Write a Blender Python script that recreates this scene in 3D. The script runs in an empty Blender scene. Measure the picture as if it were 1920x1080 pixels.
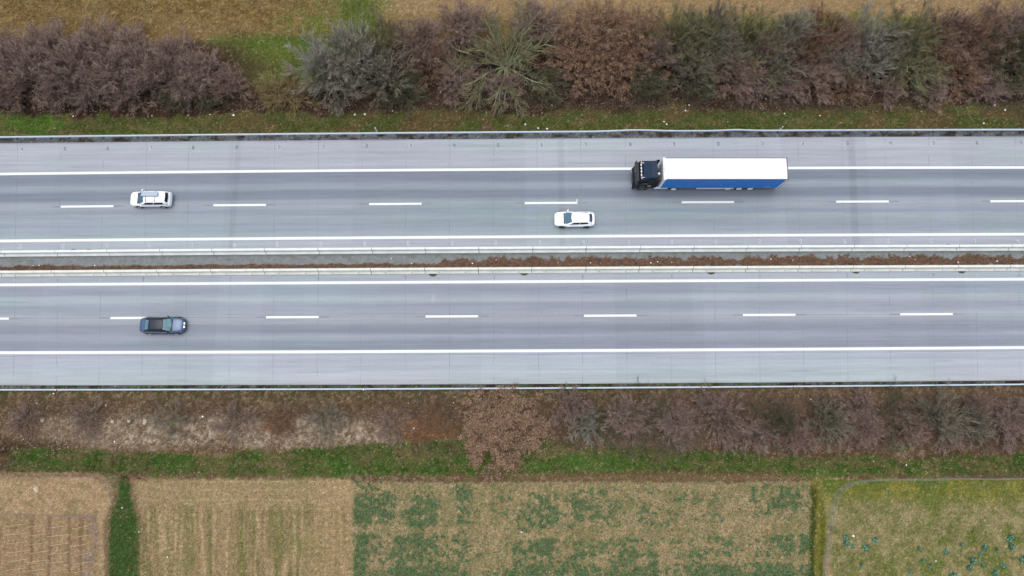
import bpy, bmesh, math, random
import numpy as np
from mathutils import Vector

# ------------------------------------------------------------------ camera, sky, sun
C = bpy.context.scene
CAM_H, TILT, F = 77.0, math.radians(9.5), 1280.0      # metres, radians, focal length in px of a 1920 wide frame
cam_d = bpy.data.cameras.new('camera'); cam = bpy.data.objects.new('camera', cam_d)
C.collection.objects.link(cam); C.camera = cam
cam.location = (0, 0, CAM_H); cam.rotation_euler = (TILT, 0, 0)
cam_d.sensor_width = 36; cam_d.lens = F/1920*36; cam_d.clip_end = 5000
SUN_EL, SUN_AZ = math.radians(80), math.radians(-40)   # azimuth from north, clockwise
w = bpy.data.worlds.new("World"); C.world = w; w.use_nodes = True
nt = w.node_tree; nt.nodes.clear()
sky = nt.nodes.new('ShaderNodeTexSky'); sky.sky_type = 'NISHITA'; sky.sun_disc = False
sky.sun_elevation = SUN_EL; sky.sun_rotation = SUN_AZ; sky.air_density = 1.0; sky.dust_density = 3.0; sky.ozone_density = 1.0
hs = nt.nodes.new('ShaderNodeHueSaturation'); hs.inputs['Saturation'].default_value = 0.42
bg = nt.nodes.new('ShaderNodeBackground'); bg.inputs[1].default_value = 0.15
wo = nt.nodes.new('ShaderNodeOutputWorld')
nt.links.new(sky.outputs[0], hs.inputs['Color']); nt.links.new(hs.outputs[0], bg.inputs[0]); nt.links.new(bg.outputs[0], wo.inputs[0])
sd = bpy.data.lights.new('sun', 'SUN'); sd.energy = 0.5; sd.angle = math.radians(40); sd.color = (1, .97, .93)
sun = bpy.data.objects.new('sun', sd); C.collection.objects.link(sun)
sv = Vector((math.sin(SUN_AZ)*math.cos(SUN_EL), math.cos(SUN_AZ)*math.cos(SUN_EL), math.sin(SUN_EL)))
sun.rotation_euler = sv.to_track_quat('Z', 'Y').to_euler()
C.view_settings.view_transform = 'Standard'; C.view_settings.look = 'None'
C.view_settings.exposure = 0.72; C.view_settings.gamma = 1
LIGHT = np.array([1.53, 1.52, 1.62])   # measured: what an albedo of 1 renders to (calibration of colours)

# ------------------------------------------------------------------ helpers
st, ct = math.sin(TILT), math.cos(TILT)
def G(px, py, z=0.0):                     # photo pixel (1920x1080) -> world point at height z
    px = np.asarray(px, float); py = np.asarray(py, float)
    u = 540-py; dy = u*ct+F*st; dz = u*st-F*ct
    s = (CAM_H-z)/(-dz)
    return (px-960)*s, dy*s
def PX(X, Y, z=0.0):                      # world -> photo pixel
    d = -(Y*st)*-1 + (CAM_H-z)*ct
    v = Y*ct-(CAM_H-z)*st
    return 960+F*X/d, 540-F*v/d
def s2l(c):
    c = np.asarray(c, float)/255.0
    return np.where(c <= .04045, c/12.92, ((c+.055)/1.055)**2.4)
def A(r, g, b):                           # albedo for a surface that looks r,g,b (sRGB 0..255) in the photo
    return np.clip(s2l((r, g, b))/LIGHT, 0.004, 0.86)
def hsh(i, j, s):
    v = np.sin(i*127.1+j*311.7+s*74.7)*43758.5453
    return v-np.floor(v)
def vn(x, y, s=0):
    xi = np.floor(x); yi = np.floor(y); fx = x-xi; fy = y-yi
    fx = fx*fx*(3-2*fx); fy = fy*fy*(3-2*fy)
    a = hsh(xi, yi, s); b = hsh(xi+1, yi, s); c = hsh(xi, yi+1, s); d = hsh(xi+1, yi+1, s)
    return (a*(1-fx)+b*fx)*(1-fy)+(c*(1-fx)+d*fx)*fy
def fbm(x, y, s=0, o=4):
    t = 0; a = .5; n = 0
    for k in range(o):
        t = t+a*vn(x*2**k+k*13.3, y*2**k-k*7.7, s+k); n += a; a *= .55
    return t/n
def sst(a, b, x):
    t = np.clip((x-a)/(b-a), 0, 1); return t*t*(3-2*t)
def band(x, a, b, e):
    return sst(a-e, a+e, x)*(1-sst(b-e, b+e, x))
def blob(px, py, cx, cy, rx, ry):
    return 1-sst(.6, 1.15, np.sqrt(((px-cx)/rx)**2+((py-cy)/ry)**2))

ONES = ['', 'first', 'second', 'third', 'fourth', 'fifth', 'sixth', 'seventh', 'eighth', 'ninth', 'tenth', 'eleventh', 'twelfth', 'thirteenth', 'fourteenth', 'fifteenth', 'sixteenth', 'seventeenth', 'eighteenth', 'nineteenth']
def ordinal(n):
    if n < 20: return ONES[n]
    t = {2: 'twent', 3: 'thirt', 4: 'fort', 5: 'fift'}[n//10]
    return t+'ieth' if n % 10 == 0 else t+'y-'+ONES[n % 10]
def mat(name, col, rough=.7, metal=0., spec=.5, coat=0., vary=0., vscale=3., bump=0., bscale=20., attr=False, island=None, fine=0., fscale=30.):
    m = bpy.data.materials.new(name); m.use_nodes = True; n = m.node_tree.nodes; L = m.node_tree.links
    b = n['Principled BSDF']; b.inputs['Roughness'].default_value = rough; b.inputs['Metallic'].default_value = metal
    b.inputs['Specular IOR Level'].default_value = spec; b.inputs['Coat Weight'].default_value = coat; b.inputs['Coat Roughness'].default_value = .05
    tc = n.new('ShaderNodeTexCoord'); src = None
    if attr:
        a = n.new('ShaderNodeVertexColor'); a.layer_name = 'col'; src = a.outputs[0]
    elif island is not None:
        ge = n.new('ShaderNodeNewGeometry'); oi = n.new('ShaderNodeObjectInfo')
        r = n.new('ShaderNodeValToRGB'); r.color_ramp.interpolation = 'LINEAR'
        el = r.color_ramp.elements
        while len(el) < len(island): el.new(.5)
        for k, c in enumerate(island):
            el[k].position = k/(len(island)-1); el[k].color = (*c, 1)
        L.new(ge.outputs['Random Per Island'], r.inputs[0]); src = r.outputs[0]
    else:
        rgb = n.new('ShaderNodeRGB'); rgb.outputs[0].default_value = (*col, 1); src = rgb.outputs[0]
    def mul(src, scale, amt, detail=4):
        no = n.new('ShaderNodeTexNoise'); no.inputs['Scale'].default_value = scale; no.inputs['Detail'].default_value = detail
        L.new(tc.outputs['Object'], no.inputs['Vector'])
        mr = n.new('ShaderNodeMapRange'); mr.inputs[1].default_value = .25; mr.inputs[2].default_value = .75
        mr.inputs[3].default_value = 1-amt; mr.inputs[4].default_value = 1+amt; L.new(no.outputs[0], mr.inputs[0])
        vm = n.new('ShaderNodeVectorMath'); vm.operation = 'MULTIPLY'; L.new(src, vm.inputs[0]); L.new(mr.outputs[0], vm.inputs[1])
        return vm.outputs[0]
    if vary: src = mul(src, vscale, vary)
    if fine: src = mul(src, fscale, fine, 2)
    L.new(src, b.inputs['Base Color'])
    if bump:
        no = n.new('ShaderNodeTexNoise'); no.inputs['Scale'].default_value = bscale; no.inputs['Detail'].default_value = 4
        L.new(tc.outputs['Object'], no.inputs['Vector'])
        bp = n.new('ShaderNodeBump'); bp.inputs['Distance'].default_value = bump; bp.inputs['Strength'].default_value = .8
        L.new(no.outputs[0], bp.inputs['Height']); L.new(bp.outputs[0], b.inputs['Normal'])
    return m

def tag(o, label=None, cat=None, group=None, kind=None):
    if label: o['label'] = label
    if cat: o['category'] = cat
    if group: o['group'] = group
    if kind: o['kind'] = kind
    return o
def mesh_np(name, V, Fq, material=None, parent=None, col=None, smooth=False):
    me = bpy.data.meshes.new(name); V = np.asarray(V, np.float32); Fq = np.asarray(Fq, np.int32)
    k = Fq.shape[1]
    me.vertices.add(len(V)); me.vertices.foreach_set('co', V.ravel())
    me.loops.add(Fq.size); me.loops.foreach_set('vertex_index', Fq.ravel())
    me.polygons.add(len(Fq)); me.polygons.foreach_set('loop_start', np.arange(len(Fq), dtype=np.int32)*k)
    me.polygons.foreach_set('loop_total', np.full(len(Fq), k, np.int32))
    if smooth: me.polygons.foreach_set('use_smooth', np.ones(len(Fq), bool))
    me.update(calc_edges=True)
    if col is not None:
        at = me.color_attributes.new('col', 'FLOAT_COLOR', 'POINT')
        c4 = np.ones((len(V), 4), np.float32); c4[:, :3] = col; at.data.foreach_set('color', c4.ravel())
    if material: me.materials.append(material)
    o = bpy.data.objects.new(name, me); C.collection.objects.link(o)
    if parent: o.parent = parent
    return o
def empty(name, loc=(0, 0, 0), rz=0.):
    o = bpy.data.objects.new(name, None); C.collection.objects.link(o); o.location = loc; o.rotation_euler = (0, 0, rz)
    o.empty_display_size = .3
    return o
def obj_bm(name, bm, material, parent=None, smooth=False, bevel=0., subsurf=0, seg=2):
    me = bpy.data.meshes.new(name); bmesh.ops.recalc_face_normals(bm, faces=bm.faces); bm.to_mesh(me); bm.free()
    if smooth:
        for p in me.polygons: p.use_smooth = True
    me.materials.append(material)
    o = bpy.data.objects.new(name, me); C.collection.objects.link(o)
    if parent: o.parent = parent
    if bevel:
        b = o.modifiers.new('b', 'BEVEL'); b.width = bevel; b.segments = seg; b.limit_method = 'ANGLE'
    if subsurf:
        s = o.modifiers.new('s', 'SUBSURF'); s.levels = s.render_levels = subsurf
    return o
def bx(bm, x0, x1, y0, y1, z0, z1):
    v = [bm.verts.new(p) for p in ((x0,y0,z0),(x1,y0,z0),(x1,y1,z0),(x0,y1,z0),(x0,y0,z1),(x1,y0,z1),(x1,y1,z1),(x0,y1,z1))]
    for f in ((0,3,2,1),(4,5,6,7),(0,1,5,4),(1,2,6,5),(2,3,7,6),(3,0,4,7)): bm.faces.new([v[i] for i in f])
def box(name, m, parent, *a, bevel=0.):
    bm = bmesh.new(); bx(bm, *a); return obj_bm(name, bm, m, parent, bevel=bevel)
def prism(bm, prof, y0, y1, inset=None):  # (x,z) profile swept along y
    a = [bm.verts.new((x, y0, z)) for x, z in prof]; b = [bm.verts.new((x, y1, z)) for x, z in prof]
    bm.faces.new(a); bm.faces.new(b[::-1]); n = len(prof)
    for i in range(n): bm.faces.new((a[i], b[i], b[(i+1) % n], a[(i+1) % n]))
def cyl(bm, c, r, h, axis='y', n=20, r2=None):
    r2 = r if r2 is None else r2; A_, B_ = [], []
    for i in range(n):
        t = 2*math.pi*i/n; p, q = math.cos(t), math.sin(t)
        for s, rr, lst in ((-.5, r, A_), (.5, r2, B_)):
            if axis == 'y': co = (c[0]+p*rr, c[1]+s*h, c[2]+q*rr)
            elif axis == 'x': co = (c[0]+s*h, c[1]+p*rr, c[2]+q*rr)
            else: co = (c[0]+p*rr, c[1]+q*rr, c[2]+s*h)
            lst.append(bm.verts.new(co))
    bm.faces.new(A_); bm.faces.new(B_[::-1])
    for i in range(n): bm.faces.new((A_[i], A_[(i+1) % n], B_[(i+1) % n], B_[i]))

# ------------------------------------------------------------------ measured road lines
PXS = [30, 480, 960, 1550, 1890]
LINES = dict(
    rail_n=[257, 251.5, 247.2, 245.2, 242.5], edge_n=[268.5, 263.3, 259.6, 258, 255], solid_n=[326, 321, 317.2, 315.5, 313.6],
    dash_n=[388.3, 384.3, 380.6, 378.6, 377], solid_m1=[451.7, 447, 444, 441, 439], bar1=[475, 470.8, 467.6, 465.2, 463.6],
    bar2=[512.4, 509.3, 506, 503.2, 501.8], solid_m2=[534, 531, 528, 525.5, 523.5], dash_s=[597.3, 595, 592.6, 590, 588.3],
    solid_s=[661.2, 660, 657.8, 654.5, 651.8], edge_s=[722.6, 722, 720, 716.5, 713.5], rail_s=[730.8, 730.2, 728, 724, 721])
ZL = dict(rail_n=.75, rail_s=.75, bar1=.4, bar2=.4)
FIT = {}
for k, ys in LINES.items():
    X, Y = G(PXS, ys, ZL.get(k, 0)); FIT[k] = np.polyfit(X, Y, 2)
def LY(k, X):                              # world y of a road line at world x (straight beyond the view)
    p = FIT[k]; X = np.asarray(X, float); Xc = np.clip(X, -64, 64)
    return np.polyval(p, Xc)+(2*p[0]*Xc+p[1])*(X-Xc)
Y0 = {k: float(LY(k, 0)) for k in FIT}

# ------------------------------------------------------------------ ground
def ground_col(X, Y):
    px, py = PX(X, Y)
    n1 = fbm(X*.35, Y*.35, 1); n2 = fbm(X*1.1, Y*1.1, 2); n3 = fbm(X*3.5, Y*3.5, 3, 3); n4 = vn(X*7, Y*7, 4)
    wp = (n1-.5)*60+(n2-.5)*26
    py_, px_ = py+wp*.5, px+wp
    col = np.zeros(X.shape+(3,)); col[:] = A(128, 108, 78)
    def mix(c, m):
        nonlocal col; m = np.clip(m, 0, 1)[..., None]; col = col*(1-m)+A(*c)*m
    up = py < 400
    # --- field beyond the thicket
    mix((124, 104, 68), up*1.)
    mix((104, 82, 46), up*(px_ < 620)*sst(.38, .58, n2)*.9)
    mix((150, 124, 78), up*(px_ < 620)*sst(.5, .7, fbm(X*2.2, Y*2.2, 58, 3))*.5)
    mix((150, 125, 92), up*sst(660, 740, px_)*(1-sst(20, 50, py_)))
    mix((128, 104, 72), up*band(px_, 300, 470, 30)*band(py_, 40, 90, 20)*.8)
    mix((92, 112, 48), up*band(px_, 400, 720, 30)*band(py, 52+n1*26, 140+n2*30, 14)*sst(.18, .45, n3*.5+.6*n2))
    mix((112, 118, 56), up*band(px_, 380, 560, 40)*band(py_, 95, 128, 12)*.7)
    mix((80, 110, 46), up*blob(px_+(n3-.5)*40, py_, 672, 18, 42, 48)*.8*sst(.2, .5, n3))
    mix((96, 112, 52), up*band(px_+py_*.8, 560, 760, 40)*(1-sst(60, 90, py_))*sst(.35, .6, n2)*.6)
    mix((100, 110, 50), up*blob(px_, py_, 640, 55, 60, 40)*.7)
    mix((112, 120, 58), up*band(px_, 1280, 1800, 40)*band(py_, 30, 60, 8)*.7)
    # --- soil and leaf litter under the thicket, darkened with the shade of its gaps
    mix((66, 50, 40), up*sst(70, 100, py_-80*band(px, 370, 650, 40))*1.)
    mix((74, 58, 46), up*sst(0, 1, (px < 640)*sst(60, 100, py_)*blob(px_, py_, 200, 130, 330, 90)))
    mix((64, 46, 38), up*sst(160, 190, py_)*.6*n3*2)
    # --- verge grass by the upper guardrail
    g = up*sst(203, 217, py_-8*(px < 500)+sst(1000, 1300, px)*6+10*sst(1650, 1850, px))
    mix((94, 102, 54), g*.92)
    mix((62, 78, 34), g*sst(.42, .66, n3)*.7); mix((120, 106, 72), g*sst(.48, .66, fbm(X*.6, Y*1.3, 53, 4))*.6)
    mix((112, 112, 60), g*sst(.55, .75, n4*.5+n2*.5)*.5)
    mix((98, 78, 55), g*sst(.5, .66, n1)*.75*sst(250, 500, px))
    mix((80, 124, 42), up*blob(px_+(n3-.5)*40, py_, 75, 232, 55, 18)*.6)
    mix((92, 82, 60), up*sst(1850, 1960, px)*sst(190, 220, py_)*.7)
    # --- lower side
    lo = py > 650
    mix((104, 84, 62), lo*1.)
    mix((76, 82, 46), lo*band(py_, 728, 752, 7)*sst(.35, .6, n2)*.8*(1-sst(1000, 1300, px)*.5))
    mix((78, 60, 48), lo*sst(.45, .65, n3)*.6)
    mix((138, 116, 98), lo*sst(.5, .68, fbm(X*2.8, Y*2.8, 59, 3))*.6)
    mix((142, 124, 108), lo*band(py_, 783, 838, 9)*sst(30, 130, px_)*(1-sst(720, 800, px_))*(.15+.35*sst(.3, .6, n2)+.4*sst(.4, .6, n3)))
    mix((170, 154, 138), lo*band(py_, 786, 836, 9)*sst(100, 300, px_)*(1-sst(700, 780, px_))*sst(.5, .72, n3)*.8)
    mix((128, 88, 58), lo*blob(px_, py_, 800, 810, 60, 45)*.8)
    mix((122, 76, 42), lo*blob(px_, py_, 520, 795, 30, 22)*.7)
    mix((140, 92, 58), lo*blob(px_, py_, 1295, 762, 30, 14)*.8)
    mix((108, 88, 76), lo*sst(1180, 1320, px_)*band(py_, 735, 840, 12)*.7)
    mix((140, 118, 104), lo*blob(px_, py_, 1200, 830, 120, 22)*.7)
    mix((66, 52, 38), lo*(1-sst(80, 190, px_))*band(py_, 826, 858, 8)*.8)
    # grass band
    gb = lo*band(py, 838+(n1-.5)*26+14*np.sin(px/210.)+sst(900, 1100, px)*8, 889+(n2-.5)*16, 6)
    gb = gb*np.where(px < 60, sst(0, 60, px), 1)
    mix((92, 102, 56), gb)
    mix((74, 100, 42), gb*sst(.42, .62, n2))
    mix((62, 98, 34), gb*sst(.5, .62, n2*.6+n3*.4)*.8)
    mix((124, 108, 78), gb*sst(.48, .64, fbm(X*.5, Y*1.2, 51, 4))*.6)
    mix((60, 70, 34), gb*sst(.55, .7, fbm(X*2.4, Y*2.4, 52, 3))*.6)
    mix((118, 104, 72), gb*sst(.55, .72, n1)*.4)
    mix((108, 112, 58), gb*sst(.55, .75, n3)*.5)
    for cx, cy, rx, ry in ((640, 880, 34, 16), (866, 860, 30, 12), (1075, 868, 46, 12), (1130, 872, 70, 20), (760, 832, 18, 6), (330, 868, 50, 16), (1690, 838, 24, 14), (1545, 890, 45, 12), (1010, 878, 30, 14)):
        mix((68, 106, 40), lo*blob(px_*.7+px*.3, py_*.4+py*.6, cx, cy, rx, ry)*.6)
    mix((112, 92, 66), lo*blob(px_, py, 1240, 893, 300, 10)*.8)
    # --- fields
    fy = py+(n2-.5)*8+(n3-.5)*5
    f = lo*sst(889, 893, fy-np.where(px < 230, -6, 8)-6*band(px, 660, 1530, 5))
    mix((152, 130, 98), f)
    # left bed
    f1 = f*(1-sst(212, 222, px+(n2-.5)*12+np.clip(925-py, 0, 60)*.9))
    row = .5+.5*np.sin((px+py*.06)/8.5*2*np.pi)
    mix((164, 138, 108), f1*.9)
    mix((140, 112, 88), f1*sst(960, 968, py)*(.15+.45*row*n3*2*(px < 180)))
    mix((120, 110, 72), f1*sst(.5, .7, n2)*.45)
    for lx in (56, 91, 128, 150): mix((118, 92, 72), f1*sst(966, 972, py)*(1-sst(2, 4.5, np.abs(px-lx-(1080-py)*.02+(n3-.5)*4)))*.7)
    dd = np.sqrt((np.clip(px-165, 0, None)/48.)**2+(np.clip(945-py, 0, None)/58.)**2); mix((124, 104, 92), f*band(dd, .86, 1.02, .07)*sst(885, 893, py)*(1-sst(960, 1010, py))*.8)
    mix((98, 96, 60), f*(px < 225)*sst(1.0, 1.1, dd+(n2-.5)*.1)*(1-sst(945, 990, py))*.9)
    mix((136, 116, 104), f1*band(px_, 158, 176, 6)*sst(960, 975, py)*.8)
    pass
    # grass strip between beds
    wdt = 10+18*sst(925, 985, py); cx = 232+(n2-.5)*8
    mix((108, 92, 70), f*(1-sst(wdt+5, wdt+14, np.abs(px-cx)))*.8)
    mix((74, 102, 50), lo*sst(880, 915, py)*(1-sst(wdt-3, wdt+3, np.abs(px-cx+(n3-.5)*14)))*sst(.2, .5, n3*.6+n2*.5))
    # stubble field
    f2 = f*band(px+(n3-.5)*6, 258, 658, 3)
    s1 = fbm((px+(py-1080)*(960-px)*-.00006)/9., py/260., 11, 3); s2 = vn(px/4.2, py/90., 12)
    s3 = vn(px/2.6, py/60., 13); yy_ = sst(935, 965, py+(n2-.5)*20)
    mix((116, 114, 68), f2*sst(.42, .60, s1*.7+n2*.3)*(.35+.5*yy_))
    mix((186, 160, 128), f2*sst(.5, .8, s2)*.6*yy_)
    mix((112, 100, 72), f2*sst(.5, .85, s3)*.55*yy_)
    mix((108, 116, 58), f2*sst(.56, .7, n1*.5+n3*.5)*.6)
    mix((196, 168, 134), f2*band(np.mod(py, 17), 1, 3, 1)*(1-yy_)*sst(300, 400, px)*.5)
    mix((178, 146, 114), f2*sst(560, 640, px_)*.5)
    mix((128, 108, 80), f2*sst(.5, .75, n3)*.4)
    mix((172, 148, 116), f2*band(fy, 905, 950, 6)*.35)
    # rape field
    f3 = f*band(px, 660, 1528, 3)
    mix((164, 142, 110), f3*.9)
    mix((120, 114, 76), f3*sst(.4, .6, n2*.6+n3*.4)*.65)
    mix((96, 108, 76), crop_mask(px, py, X, Y)*.6)
    # ditch strip and right meadow
    dx = px-(1537-(py-900)*.03+(n2-.5)*9+(n3-.5)*6)
    mix((112, 108, 50), lo*sst(885, 905, py)*band(dx, -16, 16, 3))
    mix((60, 66, 30), lo*sst(905, 925, py)*band(dx, -14, -4, 3)*.9)
    mix((82, 90, 34), lo*sst(905, 925, py)*band(dx, 5, 12, 3)*.8)
    f4 = lo*sst(1558, 1566, px+(py-1080)*-.12+0)*sst(897, 901, py)
    mix((146, 134, 96), f4)
    mix((130, 126, 48), f4*(1-sst(925, 950, py_))*.85)
    mix((92, 100, 44), f4*(1-sst(930, 970, py_))*sst(.45, .6, fbm(X*.7, Y*.9, 57, 4))*.6)
    mix((98, 104, 54), f4*sst(.42, .58, n2*.6+n3*.4)*.75)
    mix((86, 104, 36), f4*sst(.55, .68, n1)*.6)
    mix((160, 142, 112), f4*sst(.6, .8, n3)*.6*sst(930, 960, py))
    # --- strips beside the pavement: gravel, dirt
    yn = LY('edge_n', X); ys = LY('edge_s', X)
    gn = (Y > yn-2)*(1-sst(yn+.72, yn+.86, Y+(n3-.5)*.2))*(py < 400)
    mix((112, 114, 120), gn); mix((62, 54, 46), gn*sst(.45, .68, fbm(X*.9, Y*1.5, 21))*.9); mix((70, 82, 96), gn*sst(.6, .75, n3)*.5)
    gs = (Y < ys+2)*sst(ys-.62, ys-.5, Y+(n3-.5)*.2)*(py > 600)
    mix((92, 92, 88), gs); mix((58, 50, 42), gs*sst(.4, .62, fbm(X*.9, Y*1.5, 22))); mix((72, 88, 48), gs*sst(.55, .7, n2)*.7)
    n5 = fbm(X*5.5, Y*5.5, 8, 3); col *= (.62+.46*n3+.42*n5)[..., None]
    fl = sst(.66, .8, vn(X*8.5, Y*8.5, 9)*.6+n5*.4)[..., None]; col = col*(1-.35*fl)+A(206, 190, 160)*fl*.35
    return col
def crop_mask(px, py, X, Y):
    n2 = fbm(X*1.3, Y*1.3, 31, 4); n1 = fbm(X*.18, Y*.5, 32, 3); nv = vn(px/38.+.3*n1, py/400., 33)
    nh = vn(px/900., py/26.+1.2*n1, 34)
    inside = band(px, 663, 1522, 3)*sst(898, 904, py)
    w_ = .14+.14*np.exp(-((px-678)/18.)**2)+.09*(1-sst(760, 1180, px))+.16*sst(1040, 1080, py)+.10*sst(1420, 1500, px)-.13*band(px, 1150, 1400, 60)*(1-sst(1010, 1050, py))
    gap = .36*sst(.5, .75, nh)+.26*sst(.5, .8, nv)+.3*band(px, 1488, 1500, 3)*sst(990, 1010, py)
    n5 = fbm(X*3.2, Y*3.2, 35, 3)
    n6 = vn(X*7, Y*7, 36); n2 = fbm(X*.8, Y*2.1, 37, 4)
    return inside*sst(.49, .61, n2*.50+(n5-.5)*.70+(n6-.5)*.22+w_*.62+.16*n1-gap+.135)
def axis(lo, hi, step, far):
    a = np.arange(lo, hi+1e-6, step)
    return np.concatenate([-far[::-1], a, far])
gx = axis(-72, 72, .16, np.array([76, 84, 100, 140, 220, 400, 1200.])); gy = axis(-30, 54, .15, np.array([]))
gy = np.concatenate([[-1200, -400, -200, -100, -60, -40, -33], gy, [58, 66, 80, 110, 200, 400, 1200]])
XX, YY = np.meshgrid(gx, gy)
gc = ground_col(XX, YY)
rel = (fbm(XX*.5, YY*.5, 5)-.5)*.22+(fbm(XX*3, YY*3, 6, 3)-.5)*.10
inroad = sst(LY('edge_s', XX)-1.6, LY('edge_s', XX)-.6, YY)*(1-sst(LY('edge_n', XX)+1., LY('edge_n', XX)+2.0, YY))
ZZ = -.06+rel*(1-inroad)
nx, ny = len(gx), len(gy)
idx = np.arange(nx*ny).reshape(ny, nx)
quads = lambda I: np.stack([I[:-1, :-1], I[:-1, 1:], I[1:, 1:], I[1:, :-1]], -1).reshape(-1, 4)
M_ground = mat('soil and grass', (.2, .2, .2), rough=.95, spec=.1, attr=True, vary=.16, vscale=2.6, fine=.5, fscale=8., bump=.06, bscale=5.)
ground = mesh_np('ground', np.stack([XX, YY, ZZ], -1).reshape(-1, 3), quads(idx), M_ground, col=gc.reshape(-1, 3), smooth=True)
tag(ground, kind='structure')

# ------------------------------------------------------------------ road
M_road = mat('road concrete', (.3, .3, .3), rough=.8, spec=.3, attr=True, fine=.05, fscale=5., bump=.004, bscale=30.)
M_paint = mat('road paint', tuple(A(252, 255, 255)), rough=.6, vary=.05, vscale=2.)
M_joint = mat('joint sealant', tuple(A(130, 136, 150)), rough=.8, vary=.3, vscale=.8)
M_digit_d = mat('dark paint', tuple(A(84, 88, 98)), rough=.8, vary=.3)
M_digit_w = mat('faded white paint', tuple(A(216, 220, 228)), rough=.8, vary=.2)
M_worn = mat('worn marking', tuple(A(146, 151, 164)), rough=.8, vary=.1)

def road_surface(name, keyN, keyS, prof, seed, offN=0, offS=0):
    """prof: list of (fraction 0 north..1 south, sRGB)"""
    xs = np.concatenate([[-600, -300, -150, -90], np.arange(-70, 70.01, .14), [90, 150, 300, 600]])
    nl = 130; t = np.linspace(0, 1, nl)
    X, T = np.meshgrid(xs, t)
    yN = LY(keyN, X)+offN; yS = LY(keyS, X)+offS
    Y = yN*(1-T)+yS*T
    pf = [p[0] for p in prof]; pc = np.array([A(*p[1]) for p in prof])
    Tn = T+(fbm(X*.03, T*3, seed+9, 2)-.5)*.012
    col = np.stack([np.interp(Tn, pf, pc[:, i]) for i in range(3)], -1)
    V = T*float(abs(Y0[keyN]-Y0[keyS]))
    streak = fbm(X*.045, V*3.2, seed, 4); fine = fbm(X*.35, V*7., seed+1, 3); patch = fbm(X*.05, V*.35, seed+2, 3); slab = hsh(np.floor((X+3.4)/5.03), 3., seed)
    col *= (1+(streak-.5)*.30+(fine-.5)*.18+(slab-.5)*.07)[..., None]
    g = sst(.5, .72, patch)[..., None]; col = col*(1-g*.55)+col*np.array([.90, 1.02, .95])*g*.55*1.0
    g = sst(.52, .75, fbm(X*.06+9, V*.45, seed+5, 3))[..., None]; col = col*(1-g*.3)+col*np.array([1.04, 1.0, 1.04])*g*.3
    hair = sst(.80, .9, fbm(X*.10, V*5.5, seed+7, 2)); col *= (1-.13*hair)[..., None]
    dark = np.zeros_like(X)
    if name_n := (seed == 100):
        for cx, wd, s in ((1053, .36, .10), (1600, .42, .13), (441, .35, .08)):
            x0 = G(cx, 360)[0]; xx = X-x0+(V-7)*(-.04 if cx == 1600 else 0)*-1+(fine-.5)*.3
            dark += s*(1-sst(wd*.7, wd*1.3, np.abs(xx)))*(1-.5*band(T, .0, .02, .02))
    else:
        x0 = G(1298, 560)[0]
        col *= (1-.05*(1-sst(-.1, .1, X-x0+(fine-.5)*.5))*band(T, .13, .6, .02)*sst(-30, 5, X))[..., None]
        spl = sst(.55, .8, fbm(X*2, V*2, 55))*np.exp(-(((X-G(830, 560)[0])/1.2)**2+((Y-G(830, 560)[1])/.5)**2)); dark -= spl*.5
    edge = np.minimum(T, 1-T)*V.max()
    dark += .25*(1-sst(.03, .14, edge+(fine-.5)*.1))*(T > .5 if seed != 100 else T < .5)
    col *= (1-dark)[..., None]
    I = np.arange(X.size).reshape(X.shape)[::-1]
    o = mesh_np(name, np.stack([X, Y, np.zeros_like(X)], -1).reshape(-1, 3), quads(I), M_road, col=np.clip(col, 0, .85).reshape(-1, 3))
    return tag(o, kind='structure')
# north carriageway: shoulder, slow lane, fast lane, inner strip
p_n = [(0, (176, 178, 192)), (.02, (186, 188, 202)), (.14, (182, 185, 198)), (.262, (178, 181, 194)), (.285, (142, 148, 164)), (.33, (134, 142, 158)), (.375, (136, 144, 160)), (.41, (156, 165, 178)), (.44, (156, 164, 178)),
       (.47, (132, 140, 156)), (.52, (132, 141, 157)), (.56, (158, 166, 178)), (.61, (162, 170, 182)), (.65, (152, 160, 176)), (.71, (162, 172, 182)), (.76, (156, 164, 180)), (.82, (160, 168, 182)), (.87, (174, 182, 192)), (.90, (180, 182, 196)), (1, (184, 186, 200))]
road_n = road_surface('road', 'edge_n', 'bar1', p_n, 100, 0, 0)
p_s = [(0, (176, 182, 196)), (.10, (178, 184, 198)), (.115, (164, 170, 186)), (.15, (156, 161, 178)), (.20, (160, 166, 182)), (.24, (176, 182, 195)), (.27, (172, 178, 190)), (.30, (158, 163, 180)), (.36, (164, 169, 184)), (.40, (174, 178, 191)), (.44, (168, 172, 184)),
       (.48, (150, 154, 170)), (.54, (146, 151, 167)), (.58, (166, 171, 186)), (.62, (150, 155, 172)), (.685, (146, 151, 168)), (.71, (172, 177, 190)), (.75, (180, 184, 199)), (.85, (184, 188, 203)), (.94, (188, 192, 204)), (1, (190, 193, 204))]
road_s = road_surface('road', 'bar2', 'edge_s', p_s, 200)

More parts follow.
